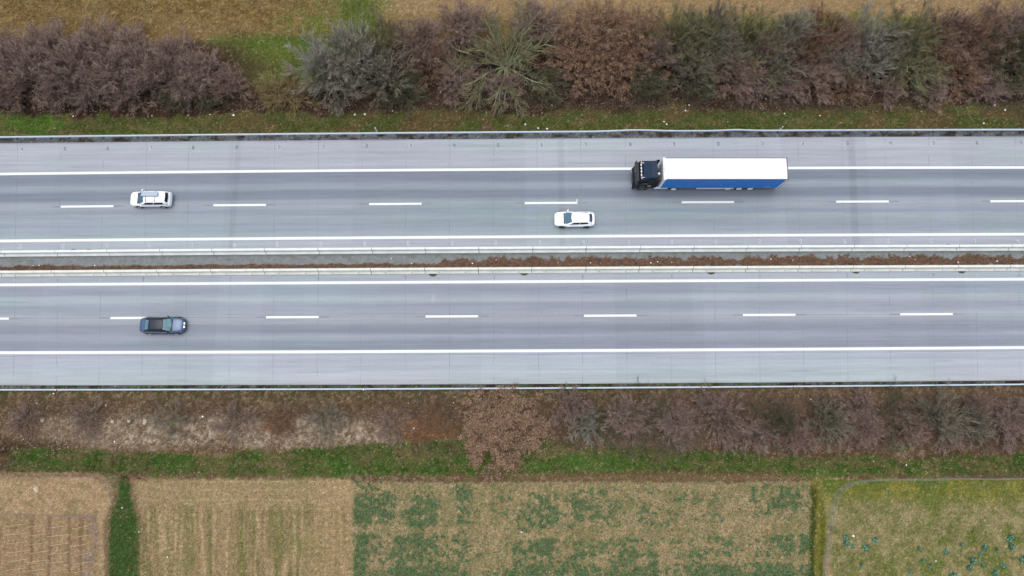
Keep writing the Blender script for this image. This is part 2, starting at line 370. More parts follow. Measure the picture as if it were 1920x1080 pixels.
def strip(name, key, x0, x1, wd, m, parent, off=0., z=.004, step=3.):
    xs = np.linspace(x0, x1, max(2, int((x1-x0)/step)+1)); y = LY(key, xs)+off
    V = np.concatenate([np.stack([xs, y-wd/2, xs*0+z], -1), np.stack([xs, y+wd/2, xs*0+z], -1)]); n = len(xs)
    i = np.arange(n-1); return mesh_np(name, V, np.stack([i, i+1, n+i+1, n+i], -1), m, parent)
for key, par in (('solid_n', road_n), ('solid_m1', road_n), ('solid_m2', road_s), ('solid_s', road_s)):
    strip('edge_line', key, -300, 300, .315, M_paint, par)
for key, par, ss in (('dash_n', road_n, (-178, 114, 400, 692, 984, 1278, 1568, 1857, 2146)), ('dash_s', road_s, (-82, 207, 499, 798, 1095, 1393, 1688, 1984))):
    for s in ss:
        yy = np.interp(s, PXS, LINES[key]); x0 = float(G(s, yy)[0]); x1 = float(G(s+98.5, yy)[0])
        if s == 984:                       # this dash carries a small cross tick at its right end
            m0 = strip('lane_dash', key, x0, x1, .25, M_paint, par)
            y1 = float(LY(key, x1)); mesh_np('tick_mark', [(x1-.09, y1+.13, .004), (x1, y1+.13, .004), (x1, y1+.45, .004), (x1-.09, y1+.45, .004)], [(0, 1, 2, 3)], M_paint, par)
        else: strip('lane_dash', key, x0, x1, .25, M_paint, par)
        for a, b in ((x0-1.1, x0-.05), (x1+.05, x1+1.2)): strip('worn_paint', key, a, b, .16, M_worn, par, z=.003)
strip('longitudinal_joint', 'dash_s', -70, 70, .035, M_joint, road_s, off=.0, z=.002)
strip('longitudinal_joint', 'solid_s', -70, 70, .03, M_joint, road_s, off=-.38, z=.002)
JN = [-48, 33, 114, 194, 275, 354, 435, 515, 597, 679, 761, 843, 925, 1007, 1089, 1173, 1255, 1338, 1420, 1497, 1580, 1661, 1742, 1823, 1905, 1986]
JS = [-52, 28, 108, 188, 268, 349.5, 431, 513, 596, 677, 760, 843, 926, 1010, 1092, 1175, 1259, 1341, 1424, 1506, 1588.5, 1669, 1750.5, 1831, 1912, 1993]
def joints(pxs, par, kN, kS, pyc, pyc2):
    V, Fc = [], []; rng = random.Random(5)
    for p in pxs:
        xa = float(G(p, pyc)[0]); xb = float(G(p+(p-960)*.0025, pyc2)[0]); n = 12
        for i in range(n):
            if rng.random() < .12: continue
            wd = rng.uniform(.012, .04)
            t0, t1 = i/n, (i+1)/n
            x0, x1 = xa+(xb-xa)*t0, xa+(xb-xa)*t1
            y0 = float(LY(kN, x0)*(1-t0)+LY(kS, x0)*t0); y1 = float(LY(kN, x1)*(1-t1)+LY(kS, x1)*t1)
            b = len(V); V += [(x0-wd/2, y0, .0025), (x0+wd/2, y0, .0025), (x1+wd/2, y1, .0025), (x1-wd/2, y1, .0025)]; Fc.append((b, b+3, b+2, b+1))
    return mesh_np('slab_joints', V, Fc, M_joint, par)
joints(JN, road_n, 'edge_n', 'bar1', 270, 455); joints(JS, road_s, 'bar2', 'edge_s', 525, 715)
SEG = {0: 'abcdef', 1: 'bc', 2: 'abged', 3: 'abgcd', 4: 'fgbc', 5: 'afgcd', 6: 'afgedc', 7: 'abc', 8: 'abcdefg', 9: 'abcdfg'}
def digit(d, x, y, m, par, h=.42, wd=.055, plate=None):
    V, Fc = [], []; wv = h*.55
    R = dict(a=(0, h-wd, wv, h), d=(0, 0, wv, wd), g=(0, h/2-wd/2, wv, h/2+wd/2), f=(0, h/2, wd, h), b=(wv-wd, h/2, wv, h), e=(0, 0, wd, h/2), c=(wv-wd, 0, wv, h/2))
    for s in SEG[d]:
        a, b, c, e = R[s]; k = len(V); zz = .005+.0004*(s in 'fbec')
        V += [(x+a, y+b, zz), (x+c, y+b, zz), (x+c, y+e, zz), (x+a, y+e, zz)]; Fc.append((k, k+1, k+2, k+3))
    mesh_np('slab_number', V, Fc, m, par)
    if plate: mesh_np('number_patch', [(x-.12, y-.1, .003), (x+wv+.1, y-.1, .003), (x+wv+.1, y+h+.08, .003), (x-.12, y+h+.08, .003)], [(0, 1, 2, 3)], plate, par)
M_patch = mat('pale patch', tuple(A(196, 198, 208)), rough=.8)
for i, p in enumerate(JN[1:-1]):
    x = float(G(p, 270)[0])+.45; digit((i+4) % 10, x, float(LY('edge_n', x))-1.0, M_digit_d, road_n, plate=M_patch if i % 3 == 0 else None)
    x = float(G(p, 460)[0])+.15; digit((i*7+3) % 10, x, float(LY('bar1', x))+.62, M_digit_w, road_n, h=.5)
for i, p in enumerate(JS[1:-1]):
    x = float(G(p, 520)[0])-.1; digit(1 if i % 3 else 7, x, float(LY('bar2', x))-.95, M_digit_d if i % 2 else M_digit_w, road_s, h=.34, wd=.045)

# median strip
xs = np.concatenate([[-300, -150, -90], np.arange(-70, 70.01, .15), [90, 150, 300]]); T = np.linspace(0, 1, 24)
Xm, Tm = np.meshgrid(xs, T); Ym = LY('bar1', Xm)*(1-Tm)+LY('bar2', Xm)*Tm
def weed_mask(X, Tm):
    px = PX(X, 0*X+Y0['bar1'])[0]
    n = fbm(X*.9, Tm*2, 41, 3); big = sst(840, 880, px)
    t_ = sst(760, 900, px+(n-.5)*160); n_ = fbm(X*2.2, Tm*3, 47)
    wd = (.09+.08*(n-.4)+.06*np.exp(-((px-90)/50.)**2))*(1-t_)+(.24+.42*(n_-.5)+.25*(n-.5))*t_
    cen = .72*(1-t_)+.64*t_-.10*(n-.5)
    return (1-sst(.8, 1.15, np.abs(Tm-cen)/wd+(vn(X*6, Tm*20, 42)-.5)*.5))
mm = weed_mask(Xm, Tm)[..., None]
g3 = fbm(Xm*4, Ym*4, 43, 3)[..., None]
mc = A(138, 142, 146)*(.75+.5*g3); rim = (1-sst(.0, .1, np.abs(Tm-.5)*-1+.46))[..., None]
mc = mc*(1-mm)+A(120, 92, 78)*(.5+1.0*g3)*mm
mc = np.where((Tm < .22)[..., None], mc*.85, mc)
gv = sst(.6, .75, fbm(Xm*1.5, Ym*2, 44, 3))[..., None]; mc = mc*(1-gv*.4)+A(96, 104, 72)*gv*.4
I = np.arange(Xm.size).reshape(Xm.shape)[::-1]
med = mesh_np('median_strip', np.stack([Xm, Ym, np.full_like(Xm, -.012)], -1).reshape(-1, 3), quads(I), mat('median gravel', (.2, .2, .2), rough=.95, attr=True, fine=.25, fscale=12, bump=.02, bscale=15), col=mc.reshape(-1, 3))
tag(med, kind='structure')

# ------------------------------------------------------------------ precast barriers
M_conc = mat('barrier concrete', tuple(A(246, 250, 252)), rough=.75, vary=.10, vscale=1.2, fine=.06, fscale=12)
M_conc2 = mat('barrier concrete warm', tuple(A(242, 242, 236)), rough=.75, vary=.12, vscale=1.2, fine=.06, fscale=12)
M_hole = mat('dark hole', tuple(A(60, 60, 60)), rough=.9)
prof = [(-.33, 0), (-.33, .16), (-.30, .19), (-.07, .30), (-.035, .83), (-.015, .85), (.22, .85), (.24, .83), (.27, .30), (.31, .08), (.31, 0)]
B1 = [-190, -91, 8, 107, 205, 303, 400, 498, 598, 698, 798, 898, 999, 1099, 1200, 1300, 1400, 1500, 1599, 1697, 1795, 1893, 1992, 2090]
B2 = [-196, -97, 2, 101, 199, 297, 398, 496, 597, 696, 797, 897, 997, 1098, 1198, 1299, 1399, 1497, 1597, 1694, 1793, 1890, 1988, 2086]
def barrier_mesh(Ln, m, holes):
    bm = bmesh.new(); prism(bm, [(0, 0)], 0, 1) if False else None
    a = [bm.verts.new((-Ln/2, y, z)) for y, z in prof]; b = [bm.verts.new((Ln/2, y, z)) for y, z in prof]
    bm.faces.new(a); bm.faces.new(b[::-1]); n = len(prof)
    for i in range(n-1): bm.faces.new((a[i], b[i], b[i+1], a[i+1]))
    bm.faces.new((a[-1], b[-1], b[0], a[0]))
    o = obj_bm('concrete_barrier', bm, m); return o
for B, key, m, lab, grp, hol in ((B1, 'bar1', M_conc, 'white concrete barrier segment in the upper median row', 'upper row of concrete barriers', False),
                                 (B2, 'bar2', M_conc2, 'off-white concrete barrier segment with holes, lower median row', 'lower row of concrete barriers', True)):
    src = None; hs_ = None; vis = 0
    for a, b in zip(B[:-1], B[1:]):
        ym = LINES[key][2]; x0 = float(G(a, ym, .4)[0])+.035; x1 = float(G(b, ym, .4)[0])-.035; xc = (x0+x1)/2
        if src is None:
            src = barrier_mesh(6.0, m, hol); o = src; hs_ = []
            if hol:
                for hx in (-1.45, 1.55):
                    bm = bmesh.new(); cyl(bm, (hx, -.20, .235), .055, .03, 'z', 10)
                    hs_.append(obj_bm('lifting_hole', bm, M_hole, o))
        else:
            o = src.copy(); C.collection.objects.link(o)
            for h in hs_:
                h2 = h.copy(); C.collection.objects.link(h2); h2.parent = o
        sl = float(LY(key, x1)-LY(key, x0))/(x1-x0)
        o.location = (xc, float(LY(key, xc)), -.01); o.rotation_euler = (0, 0, math.atan(sl)); o.scale = ((x1-x0)/6.0, 1, 1)
        vis += int(b > 10)
        tag(o, lab+(f', {ordinal(vis)} from the left' if b > 10 else (', first beyond the left edge' if b > -50 else ', second beyond the left edge')), 'concrete barrier', grp)
# soil washed out at the drain openings under the barriers
M_soil = mat('wet soil', tuple(A(86, 84, 76)), rough=.95, vary=.4, vscale=8)
for px, py, s, where in ((138, 466.5, 1, 'upper row, left one of the left pair'), (166, 466.5, -.9, 'upper row, right one of the left pair'), (1778, 458.2, .9, 'upper row near the right edge'), (812, 513.2, -1.6, 'lower row, leftmost of the lower ones'),
                       (983, 511.8, -1.3, 'lower row near the middle of the road'), (1333, 509.5, -1.3, 'lower row, below the truck'), (1605, 508.6, -1.2, 'lower row, right of the truck'), (1803, 507.4, -1.3, 'lower row, farthest right')):
    x, y = map(float, G(px, py)); n = 14; up = 1 if py < 480 else -1; a = abs(s)
    y = float(LY('bar1' if up > 0 else 'bar2', x))+up*.30
    V = [(x, y+up*.02, .035)]+[(x+.5*math.cos(math.pi*i/n)*(.75+.3*a*.6), y+up*(.0+.22*a*math.sin(math.pi*i/n)**1.3)+.01*math.sin(i*5), .003) for i in range(n+1)]
    o = mesh_np('soil_patch', V, [(0, i+1, i+2) for i in range(n)], M_soil)
    tag(o, 'dark half-round soil patch at barrier foot, '+where, 'soil patch', 'soil washed out under the barriers')

# ------------------------------------------------------------------ guardrails
M_galv = mat('galvanised steel', tuple(A(206, 222, 238)), rough=.5, metal=0., vary=.08, vscale=1.)
M_post = mat('post steel', tuple(A(84, 104, 140)), rough=.5, metal=.2, vary=.2, vscale=2)
def guardrail(key, side, px0, pitch, lab, bulge=None):
    root = empty('guardrail', (0, float(LY(key, 0)), 0)); tag(root, lab, 'guardrail')
    oy = float(LY(key, 0)); xs = np.arange(-80, 80.01, .5); ys = LY(key, xs)-oy; zoff = np.zeros_like(xs)
    if bulge is not None:
        for a, b, d in bulge:
            xa, xb = float(G(a, 246, .75)[0]), float(G(b, 246, .75)[0]); ys = ys+d*np.exp(-((xs-(xa+xb)/2)/((xb-xa)/2.2))**2)
    # W-beam profile (offset from rail line, z)
    pr = [(0, .62), (.045, .64), (.045, .69), (0, .715), (.0, .735), (.045, .76), (.045, .81), (0, .83), (-.018, .825), (-.02, .74), (-.02, .71), (-.018, .62)]
    pr = [(-p[0]*side*1.9+side*.04*(i > 6), p[1]) for i, p in enumerate(pr)]
    V = []; n = len(pr)
    for x, y in zip(xs, ys): V += [(x, y+p, z) for p, z in pr]
    V = np.array(V); I = np.arange(len(V)).reshape(len(xs), n); I2 = np.concatenate([I, I[:, :1]], 1)
    mesh_np('rail', V, quads(I2), M_galv, root)
    # top box tube behind the beam
    src = None
    p = px0; k = 0; pxs = []
    q = px0
    while q > -80: q -= pitch
    while q < 2000: pxs.append(q); q += pitch
    for q in pxs:
        x = float(G(q, LINES[key][2], .5)[0]); y = float(np.interp(x, xs, ys))
        if src is None:
            bm = bmesh.new(); bx(bm, -.05, .05, .10*side-.03, .10*side+.05, -.1, .70)
            bx(bm, -.13, .13, .02*side-.045, .02*side+.045, .655, .70)
            bx(bm, -.15, .15, .12*side-.05, .12*side+.08, .20, .26)
            o = obj_bm('post', bm, M_post, root); src = o
        else: o = src.copy(); C.collection.objects.link(o); o.parent = root
        o.location = (x, y, 0)
    return root
guardrail('rail_n', 1, 27, 32.6, 'long galvanised steel guardrail above the upper carriageway', [(1140, 1245, .14), (1350, 1410, .1)])
guardrail('rail_s', -1, 28, 31.6, 'long thin galvanised steel guardrail below the lower carriageway, overhung by the brown tree')

# ------------------------------------------------------------------ vehicles
M_white = mat('white car paint', (.80, .81, .83), rough=.3, coat=.6, vary=.01)
M_black = mat('black paint with painted sky blue', tuple(A(60, 92, 132)), rough=.33, metal=.3, coat=.4)  # black gloss body; the blue sky reflection is put into the base colour
M_side = mat('black gloss', (.006, .009, .016), rough=.35, spec=.3, coat=.1)
M_glass = mat('windscreen with painted teal sky', tuple(A(62, 112, 138)), rough=.08, spec=.8, coat=.7, vary=.25, vscale=1.6)  # dark glass with the teal reflection of the sky painted into its colour
M_gdark = mat('dark glass', (.006, .009, .012), rough=.06, spec=.35)
M_groof = mat('glass roof', (.012, .02, .035), rough=.3, spec=.35, vary=.3)
M_rubber = mat('tyre rubber', (.015, .015, .016), rough=.9)
M_rim = mat('alloy rim', (.45, .46, .48), rough=.35, metal=.7)
M_chrome = mat('chrome', (.8, .82, .85), rough=.2, metal=.6)
M_lamp = mat('headlamp glass', (.75, .8, .85), rough=.1, coat=1.)
M_red = mat('red lamp', (.45, .01, .015), rough=.2, coat=1.)
M_silver = mat('silver roof box', tuple(A(176, 188, 210)), rough=.35, metal=.2, coat=.3)
M_trim = mat('black plastic', (.012, .012, .014), rough=.6)

def wheel(parent, x, y, r, wd, sgn, rim=M_rim):
    bm = bmesh.new(); cyl(bm, (0, 0, 0), r, wd, 'y', 28)
    t = obj_bm('wheel', bm, M_rubber, parent, bevel=.03); t.location = (x, y, r)
    bm = bmesh.new(); cyl(bm, (0, sgn*(wd/2+.004), 0), r*.66, .03, 'y', 20)
    bm2 = bm
    for k in range(5):
        a = 2*math.pi*k/5
        cyl(bm2, (math.cos(a)*r*.3, sgn*(wd/2+.02), math.sin(a)*r*.3), r*.1, .03, 'y', 6)
    obj_bm('rim', bm2, rim, t)
    return t
def body_loft(stations, sec):
    bm = bmesh.new(); rings = []
    for x, wd, zt, zs, zb in stations:
        pts = sec(wd, zt, zs, zb); ring = [bm.verts.new((x, y, z)) for y, z in pts]; rings.append(ring)
    n = len(rings[0])
    for a, b in zip(rings[:-1], rings[1:]):
        for i in range(n): bm.faces.new((a[i], b[i], b[(i+1) % n], a[(i+1) % n]))
    bm.faces.new(rings[0]); bm.faces.new(rings[-1][::-1])
    return bm
def sec(wd, zt, zs, zb):
    h = [(0, zt), (wd*.5, zt-.008), (wd*.84, zt-.04), (wd*.965, zs), (wd, (zs+zb)*.52), (wd*.965, zb+.10), (wd*.86, zb)]
    return h+[(-y, z) for y, z in h[::-1][:-1]]
def car(name, loc, rz, P, label, cat='car'):
    root = empty(name, loc, rz); tag(root, label, cat)
    body = obj_bm('body', body_loft(P['st'], sec), P['paint'], root, smooth=True, subsurf=2)
    # cabin: loops at belt and roof
    f0, f1, r1, r0, wb, wr, zb, zr = P['cab']
    def loop(xf, xr, wdt, bow_f, bow_r, wf=1., wrr=1.):
        n = 8; L = []
        for i in range(n+1):
            t = -1+2*i/n; L.append((xf-bow_f*abs(t)**2.2, wdt*wf*t))
        for i in range(1, n):
            t = i/n; wv = wdt*(wf*(1-t)+wrr*t)+wdt*.03*math.sin(math.pi*t); L.append(((xf-bow_f)*(1-t)+(xr+bow_r)*t, wv))
        for i in range(n+1):
            t = 1-2*i/n; L.append((xr+bow_r*abs(t)**2.2, wdt*wrr*t))
        for i in range(1, n):
            t = 1-i/n; wv = wdt*(wf*(1-t)+wrr*t)+wdt*.03*math.sin(math.pi*t); L.append(((xf-bow_f)*(1-t)+(xr+bow_r)*t, -wv))
        return L
    Bt = loop(f0, r0, wb, .22, .14, .97, P.get('taper', .95)); Tp = loop(f1, r1, wr, .10, .06, .98, P.get('taper', .95))
    zbf, zbr = zb
    def zbelt(x): t = (f0-x)/(f0-r0); return zbf+(zbr-zbf)*t
    def zroof(x, y): t = (f1-x)/(f1-r1); return zr-.07*(abs(t-.42)*1.6)**2-P.get('drop', .0)*max(0, t-.45)**2-.05*(abs(y)/wr)**2
    def pt(i, s, off=0.):
        b, t = Bt[i % 32], Tp[i % 32]; x = b[0]*(1-s)+t[0]*s; y = b[1]*(1-s)+t[1]*s
        zb_ = zbelt(b[0]); zt_ = zroof(*t); z = zb_*(1-s)+zt_*s; bl = math.sin(math.pi*s)*.03
        nxv = (x-(f1+r1)/2); l = math.hypot(0, 1)
        # outward direction: front/rear along x, sides along y
        if i % 32 <= 8: d = (1, 0)
        elif i % 32 < 16: d = (0, 1)
        elif i % 32 <= 24: d = (-1, 0)
        else: d = (0, -1)
        return (x+d[0]*(off*.8+bl), y+d[1]*(off*.8+bl), z+off*.6)
    bm = bmesh.new(); S = [0, .25, .5, .75, 1.]
    R = [[bm.verts.new(pt(i, s)) for i in range(32)] for s in S]
    base = [bm.verts.new((v.co.x, v.co.y, v.co.z-.25)) for v in R[0]]; R = [base]+R
    for a, b in zip(R[:-1], R[1:]):
        for i in range(32): bm.faces.new((a[i], a[(i+1) % 32], b[(i+1) % 32], b[i]))
    # roof: scaled rings to centre
    cx = (f1+r1)/2; prev = R[-1]
    for k in (.8, .5, .2):
        rg = []
        for v in R[-1]:
            x = cx+(v.co.x-cx)*k; y = v.co.y*k; rg.append(bm.verts.new((x, y, zroof(x, y)+.012)))
        for i in range(32): bm.faces.new((prev[i], prev[(i+1) % 32], rg[(i+1) % 32], rg[i]))
        prev = rg
    bm.faces.new(prev)
    obj_bm('roof', bm, P.get('roofpaint', P['paint']), root, smooth=True)
    def patch(nm, idxs, s0, s1, m, off=.012, sub=4, par=root, taper=None):
        b2 = bmesh.new(); rows = []
        for k in range(sub+1):
            s = s0+(s1-s0)*k/sub; row = []
            for i in idxs:
                ia, fr = int(math.floor(i)), i-math.floor(i)
                p0, p1 = pt(ia, s, off), pt(ia+1, s, off); row.append(b2.verts.new([p0[j]*(1-fr)+p1[j]*fr for j in range(3)]))
            rows.append(row)
        for a, b in zip(rows[:-1], rows[1:]):
            for i in range(len(idxs)-1): b2.faces.new((a[i], a[i+1], b[i+1], b[i]))
        return obj_bm(nm, b2, m, par, smooth=True)
    patch('windshield', [.35, 1, 2, 3, 4, 5, 6, 7, 7.65], .05, .96, P.get('wsm', M_glass))
    rw = P.get('rw', (.15, .92)); patch('rear_window', [16.8, 18, 19, 20, 21, 22, 23.2], rw[0], rw[1], P.get('rwm', M_gdark))
    for sgn, ii in ((1, [8.9, 10, 11, 11.9]), (1, [12.1, 13, 14, 15.2]), (-1, [24.8, 26, 27, 27.9]), (-1, [28.1, 29, 30, 31.1])):
        patch('side_window', ii, .12, .86, M_gdark)
    if P.get('strip'):
        for a in ([8.6, 10, 12, 14, 15.6], [24.4, 26, 28, 30, 31.4]): patch('chrome_strip', a, -.10, .06, M_chrome, off=.03, sub=1)
    # mirrors
    for s in (1, -1):
        bm = bmesh.new(); xm = f0-.42; ym = s*(wb+.02)
        prism(bm, [(xm, zbf+.02), (xm+.12, zbf+.0), (xm+.15, zbf+.10), (xm+.06, zbf+.17), (xm-.04, zbf+.15)], ym, ym+s*.19)
        bmesh.ops.translate(bm, verts=[v for v in bm.verts if abs(v.co.y) > abs(ym)+.1], vec=(-.13, 0, 0))
        obj_bm('wing_mirror', bm, P.get('mirror', P['paint']), root, bevel=.03)
    # wheels + dark arches
    r = P['wr']; W = P['W']/2
    for xw in P['wx']:
        for s in (1, -1):
            bm = bmesh.new(); cyl(bm, (xw, s*(W-.13), r+.02), r+.075, .27, 'y', 28); obj_bm('wheel_arch', bm, M_trim, root, bevel=.01)
            wheel(root, xw, s*(W-.085), r, .22, s, P.get('rim', M_rim))
    # lamps, plates
    xF, xR = P['xf'], P['xr']; hl = P['hl']; tl = P['tl']
    for s in (1, -1):
        bm = bmesh.new(); x, y, z, dx, dy, dz = hl
        prism(bm, [(x-dx, z), (x, z-.02), (x+.02, z+dz*.5), (x-dx, z+dz)], s*y, s*(y+dy)); bmesh.ops.translate(bm, verts=[v for v in bm.verts if abs(v.co.y) > y+dy*.5], vec=(-P.get('sweep', .25), 0, 0))
        obj_bm('headlight', bm, M_lamp, root, bevel=.01)
        bm = bmesh.new(); x, y, z, dx, dy, dz = tl
        prism(bm, [(x+dx, z), (x, z), (x-.02, z+dz*.5), (x+dx, z+dz)], s*y, s*(y+dy)); bmesh.ops.translate(bm, verts=[v for v in bm.verts if abs(v.co.y) > y+dy*.5], vec=(P.get('sweep', .25)*.8, 0, 0))
        obj_bm('tail_light', bm, M_red, root, bevel=.01)
    box('grille', M_trim, root, xF-.08, xF+.015, -.42, .42, .38, .62, bevel=.01)
    box('number_plate', M_lamp, root, xR-.015, xR+.04, -.26, .26, .52, .63)
    box('wiper_cowl', M_trim, root, f0-.10, f0+.07, -wb*.8, wb*.8, zbf-.03, zbf+.012, bevel=.005)
    return root, zroof

def mid(pxa, pxb, py, z):
    xa, _ = G(pxa, py, z); xb, y = G(pxb, py, z); return (float(xa+xb)/2, float(y), 0), float(xb-xa)
# white family car with a silver roof box (heading left)
loc, Lm = mid(242.6, 322, 372.6, .75)
P = dict(W=1.84, paint=M_white, st=[(2.40, .52, .60, .52, .25), (2.34, .70, .74, .62, .22), (2.12, .83, .88, .72, .2), (1.7, .90, .97, .80, .2), (1.15, .915, 1.04, .85, .2), (-1.4, .915, 1.06, .88, .2), (-1.95, .90, 1.06, .88, .22), (-2.25, .84, 1.02, .85, .25), (-2.36, .72, .88, .7, .3)],
         cab=(1.30, .42, -2.0, -2.24, .83, .66, (1.0, 1.04), 1.60), wr=.33, wx=(1.42, -1.38), xf=2.37, xr=-2.36, hl=(2.30, .50, .68, .3, .28, .14), tl=(-2.30, .56, .82, .2, .26, .2), rw=(.2, .9))
mpv, zf = car('family_car', loc, math.pi, P, 'white family car with a long silver roof box, left end of the upper carriageway')
rb = empty('roof_box', (0, 0, 0)); rb.parent = mpv
bm = bmesh.new(); bx(bm, -1.35, .55, -.50, .02, 1.62, 1.86); obj_bm('box_shell', bm, M_silver, rb, bevel=.07, seg=3)
for x in (-.95, .1): box('roof_bar', M_trim, rb, x-.025, x+.025, -.62, .62, 1.585, 1.622)
# white saloon (heading left)
loc, Lm = mid(1038.6, 1115.8, 410.4, .7)
P = dict(W=1.82, paint=M_white, st=[(2.34, .50, .56, .5, .25), (2.28, .68, .70, .58, .22), (2.05, .82, .82, .68, .2), (1.6, .89, .90, .76, .2), (1.1, .91, .96, .8, .2), (-1.2, .91, 1.0, .84, .2), (-1.8, .88, 1.0, .84, .22), (-2.2, .78, .97, .8, .25), (-2.34, .62, .84, .68, .3)],
         cab=(1.22, .36, -1.62, -2.05, .80, .60, (.93, .98), 1.44), taper=.86, drop=.28, wr=.33, wx=(1.42, -1.36), xf=2.31, xr=-2.33, hl=(2.2, .48, .62, .35, .28, .1), tl=(-2.25, .48, .82, .2, .24, .12), rim=M_trim, rw=(.10, .92), rwm=mat('rear glass', tuple(A(74, 88, 118)), rough=.1, spec=.6, vary=.2, vscale=6))
car('saloon_car', loc, math.pi, P, 'white saloon car beside the lane dashes, just left of and below the truck')
# dark saloon (heading right)
loc, Lm = mid(263, 346.5, 609.7, .7)
P = dict(W=1.88, paint=M_black, roofpaint=M_side, st=[(2.50, .50, .58, .5, .25), (2.42, .70, .72, .6, .22), (2.15, .84, .84, .7, .2), (1.7, .91, .92, .78, .2), (1.1, .94, .98, .82, .2), (-1.2, .94, 1.02, .86, .2), (-1.9, .92, 1.02, .86, .22), (-2.35, .82, 1.0, .82, .25), (-2.5, .70, .88, .7, .3)],
         cab=(1.18, .38, -1.22, -1.95, .82, .62, (.95, 1.0), 1.45), wr=.35, wx=(1.52, -1.45), xf=2.48, xr=-2.48, hl=(2.36, .50, .64, .35, .30, .12), tl=(-2.42, .54, .80, .2, .26, .14), strip=True, mirror=M_side,
         wsm=mat('windscreen with pale painted sky', tuple(A(110, 150, 165)), rough=.08, spec=.8, coat=.7, vary=.35, vscale=2.4), rwm=mat('rear glass with painted sky', tuple(A(70, 116, 146)), rough=.08, spec=.7, coat=.5, vary=.2), rw=(.12, .95))  # dark glass front and rear, reflected sky painted in as base colour
dk, zf = car('dark_saloon_car', loc, 0, P, 'black saloon car with black glass roof and chrome window strips, on the lower carriageway')
bm = bmesh.new()
rows = []
for i in range(6):
    x = .22-1.28*i/5; rows.append([bm.verts.new((x, y, zf(x, y)+.022)) for y in (-.5, -.25, 0, .25, .5)])
for a, b in zip(rows[:-1], rows[1:]):
    for i in range(4): bm.faces.new((a[i], a[i+1], b[i+1], b[i]))
obj_bm('glass_roof', bm, M_groof, dk, smooth=True)
for s in (1, -1):
    box('grille_kidney', M_chrome, dk, 2.36, 2.50, s*.04 if s > 0 else -.34, .34 if s > 0 else -.04, .50, .74, bevel=.04)
box('lower_skirt', M_side, dk, -1.95, 2.0, -.955, -.90, .22, .62, bevel=.02); box('lower_skirt', M_side, dk, -1.95, 2.0, .90, .955, .22, .62, bevel=.02)

# ---- articulated truck: tractor and curtain-sided trailer
M_cab = mat('dark navy cab paint', (.006, .009, .016), rough=.45, spec=.12)
M_cabroof = mat('dark slate cab roof', (.012, .026, .048), rough=.5, spec=.15)
M_blue = mat('blue curtain tarpaulin', (.003, .15, .52), rough=.55, vary=.08, vscale=1.5)
M_bluel = mat('light blue strap', tuple(A(96, 170, 226)), rough=.6)
M_roofw = mat('white tarpaulin roof', (.70, .69, .68), rough=.7, vary=.02, vscale=1.)
M_frame = mat('grey aluminium frame', (.07, .075, .085), rough=.6)
M_whitep = mat('white metal', (.72, .74, .76), rough=.4)
M_redhose = mat('red air line', (.55, .02, .04), rough=.5)
M_yel = mat('yellow marking', (.55, .5, .12), rough=.5)
M_chas = mat('chassis', (.03, .03, .035), rough=.7)
TZ = 4.0
xa, yn_ = map(float, G(1243.5, 295.2, TZ)); xb, ys_ = map(float, G(1478, 337, TZ))
yc = (yn_+ys_)/2; HW = 1.275; LT = xb-xa
# trailer root: x forward = -X (heading left) -> rotate 180
tr = empty('semi_trailer', ((xa+xb)/2, yc, 0), math.pi); tag(tr, 'long curtain-sided trailer with white roof and blue side coupled behind the black cab', 'trailer')
h = LT/2
def roof_grid(x0, x1, y0, y1, z):
    bm = bmesh.new(); nxg, nyg = 90, 14; g = []
    rng = random.Random(2)
    for i in range(nxg+1):
        x = x0+(x1-x0)*i/nxg; row = []
        for j in range(nyg+1):
            y = y0+(y1-y0)*j/nyg; t = (y-y0)/(y1-y0)
            row.append(bm.verts.new((x, y, z+.05*math.sin(math.pi*t)-.018*abs(math.sin(math.pi*(x-x0)/.62))*math.sin(math.pi*t))))
        g.append(row)
    for a, b in zip(g[:-1], g[1:]):
        for j in range(nyg): bm.faces.new((a[j], a[j+1], b[j+1], b[j]))
    return bm
obj_bm('roof', roof_grid(-h+.06, h-.10, -HW+.05, HW-.05, TZ-.02), M_roofw, tr, smooth=True)
bm = bmesh.new(); bx(bm, -h, h, -HW, -HW+.06, TZ-.16, TZ+.02); bx(bm, -h, h, HW-.06, HW, TZ-.16, TZ+.02); obj_bm('roof_rail', bm, M_frame, tr, bevel=.01)
box('rear_frame', M_frame, tr, -h-.05, -h+.05, -HW-.005, HW+.005, 1.0, TZ+.012, bevel=.01)
box('front_wall', M_whitep, tr, h-.09, h+.02, -HW+.0, HW-.0, 1.0, TZ+.012, bevel=.02)
for sx in (h-.28,):
    for s in (1, -1): box('corner_cap', M_whitep, tr, sx, h+.03, s*HW-.09 if s > 0 else -HW-.012, HW+.012 if s > 0 else -HW+.09, TZ-.12, TZ+.03, bevel=.015)
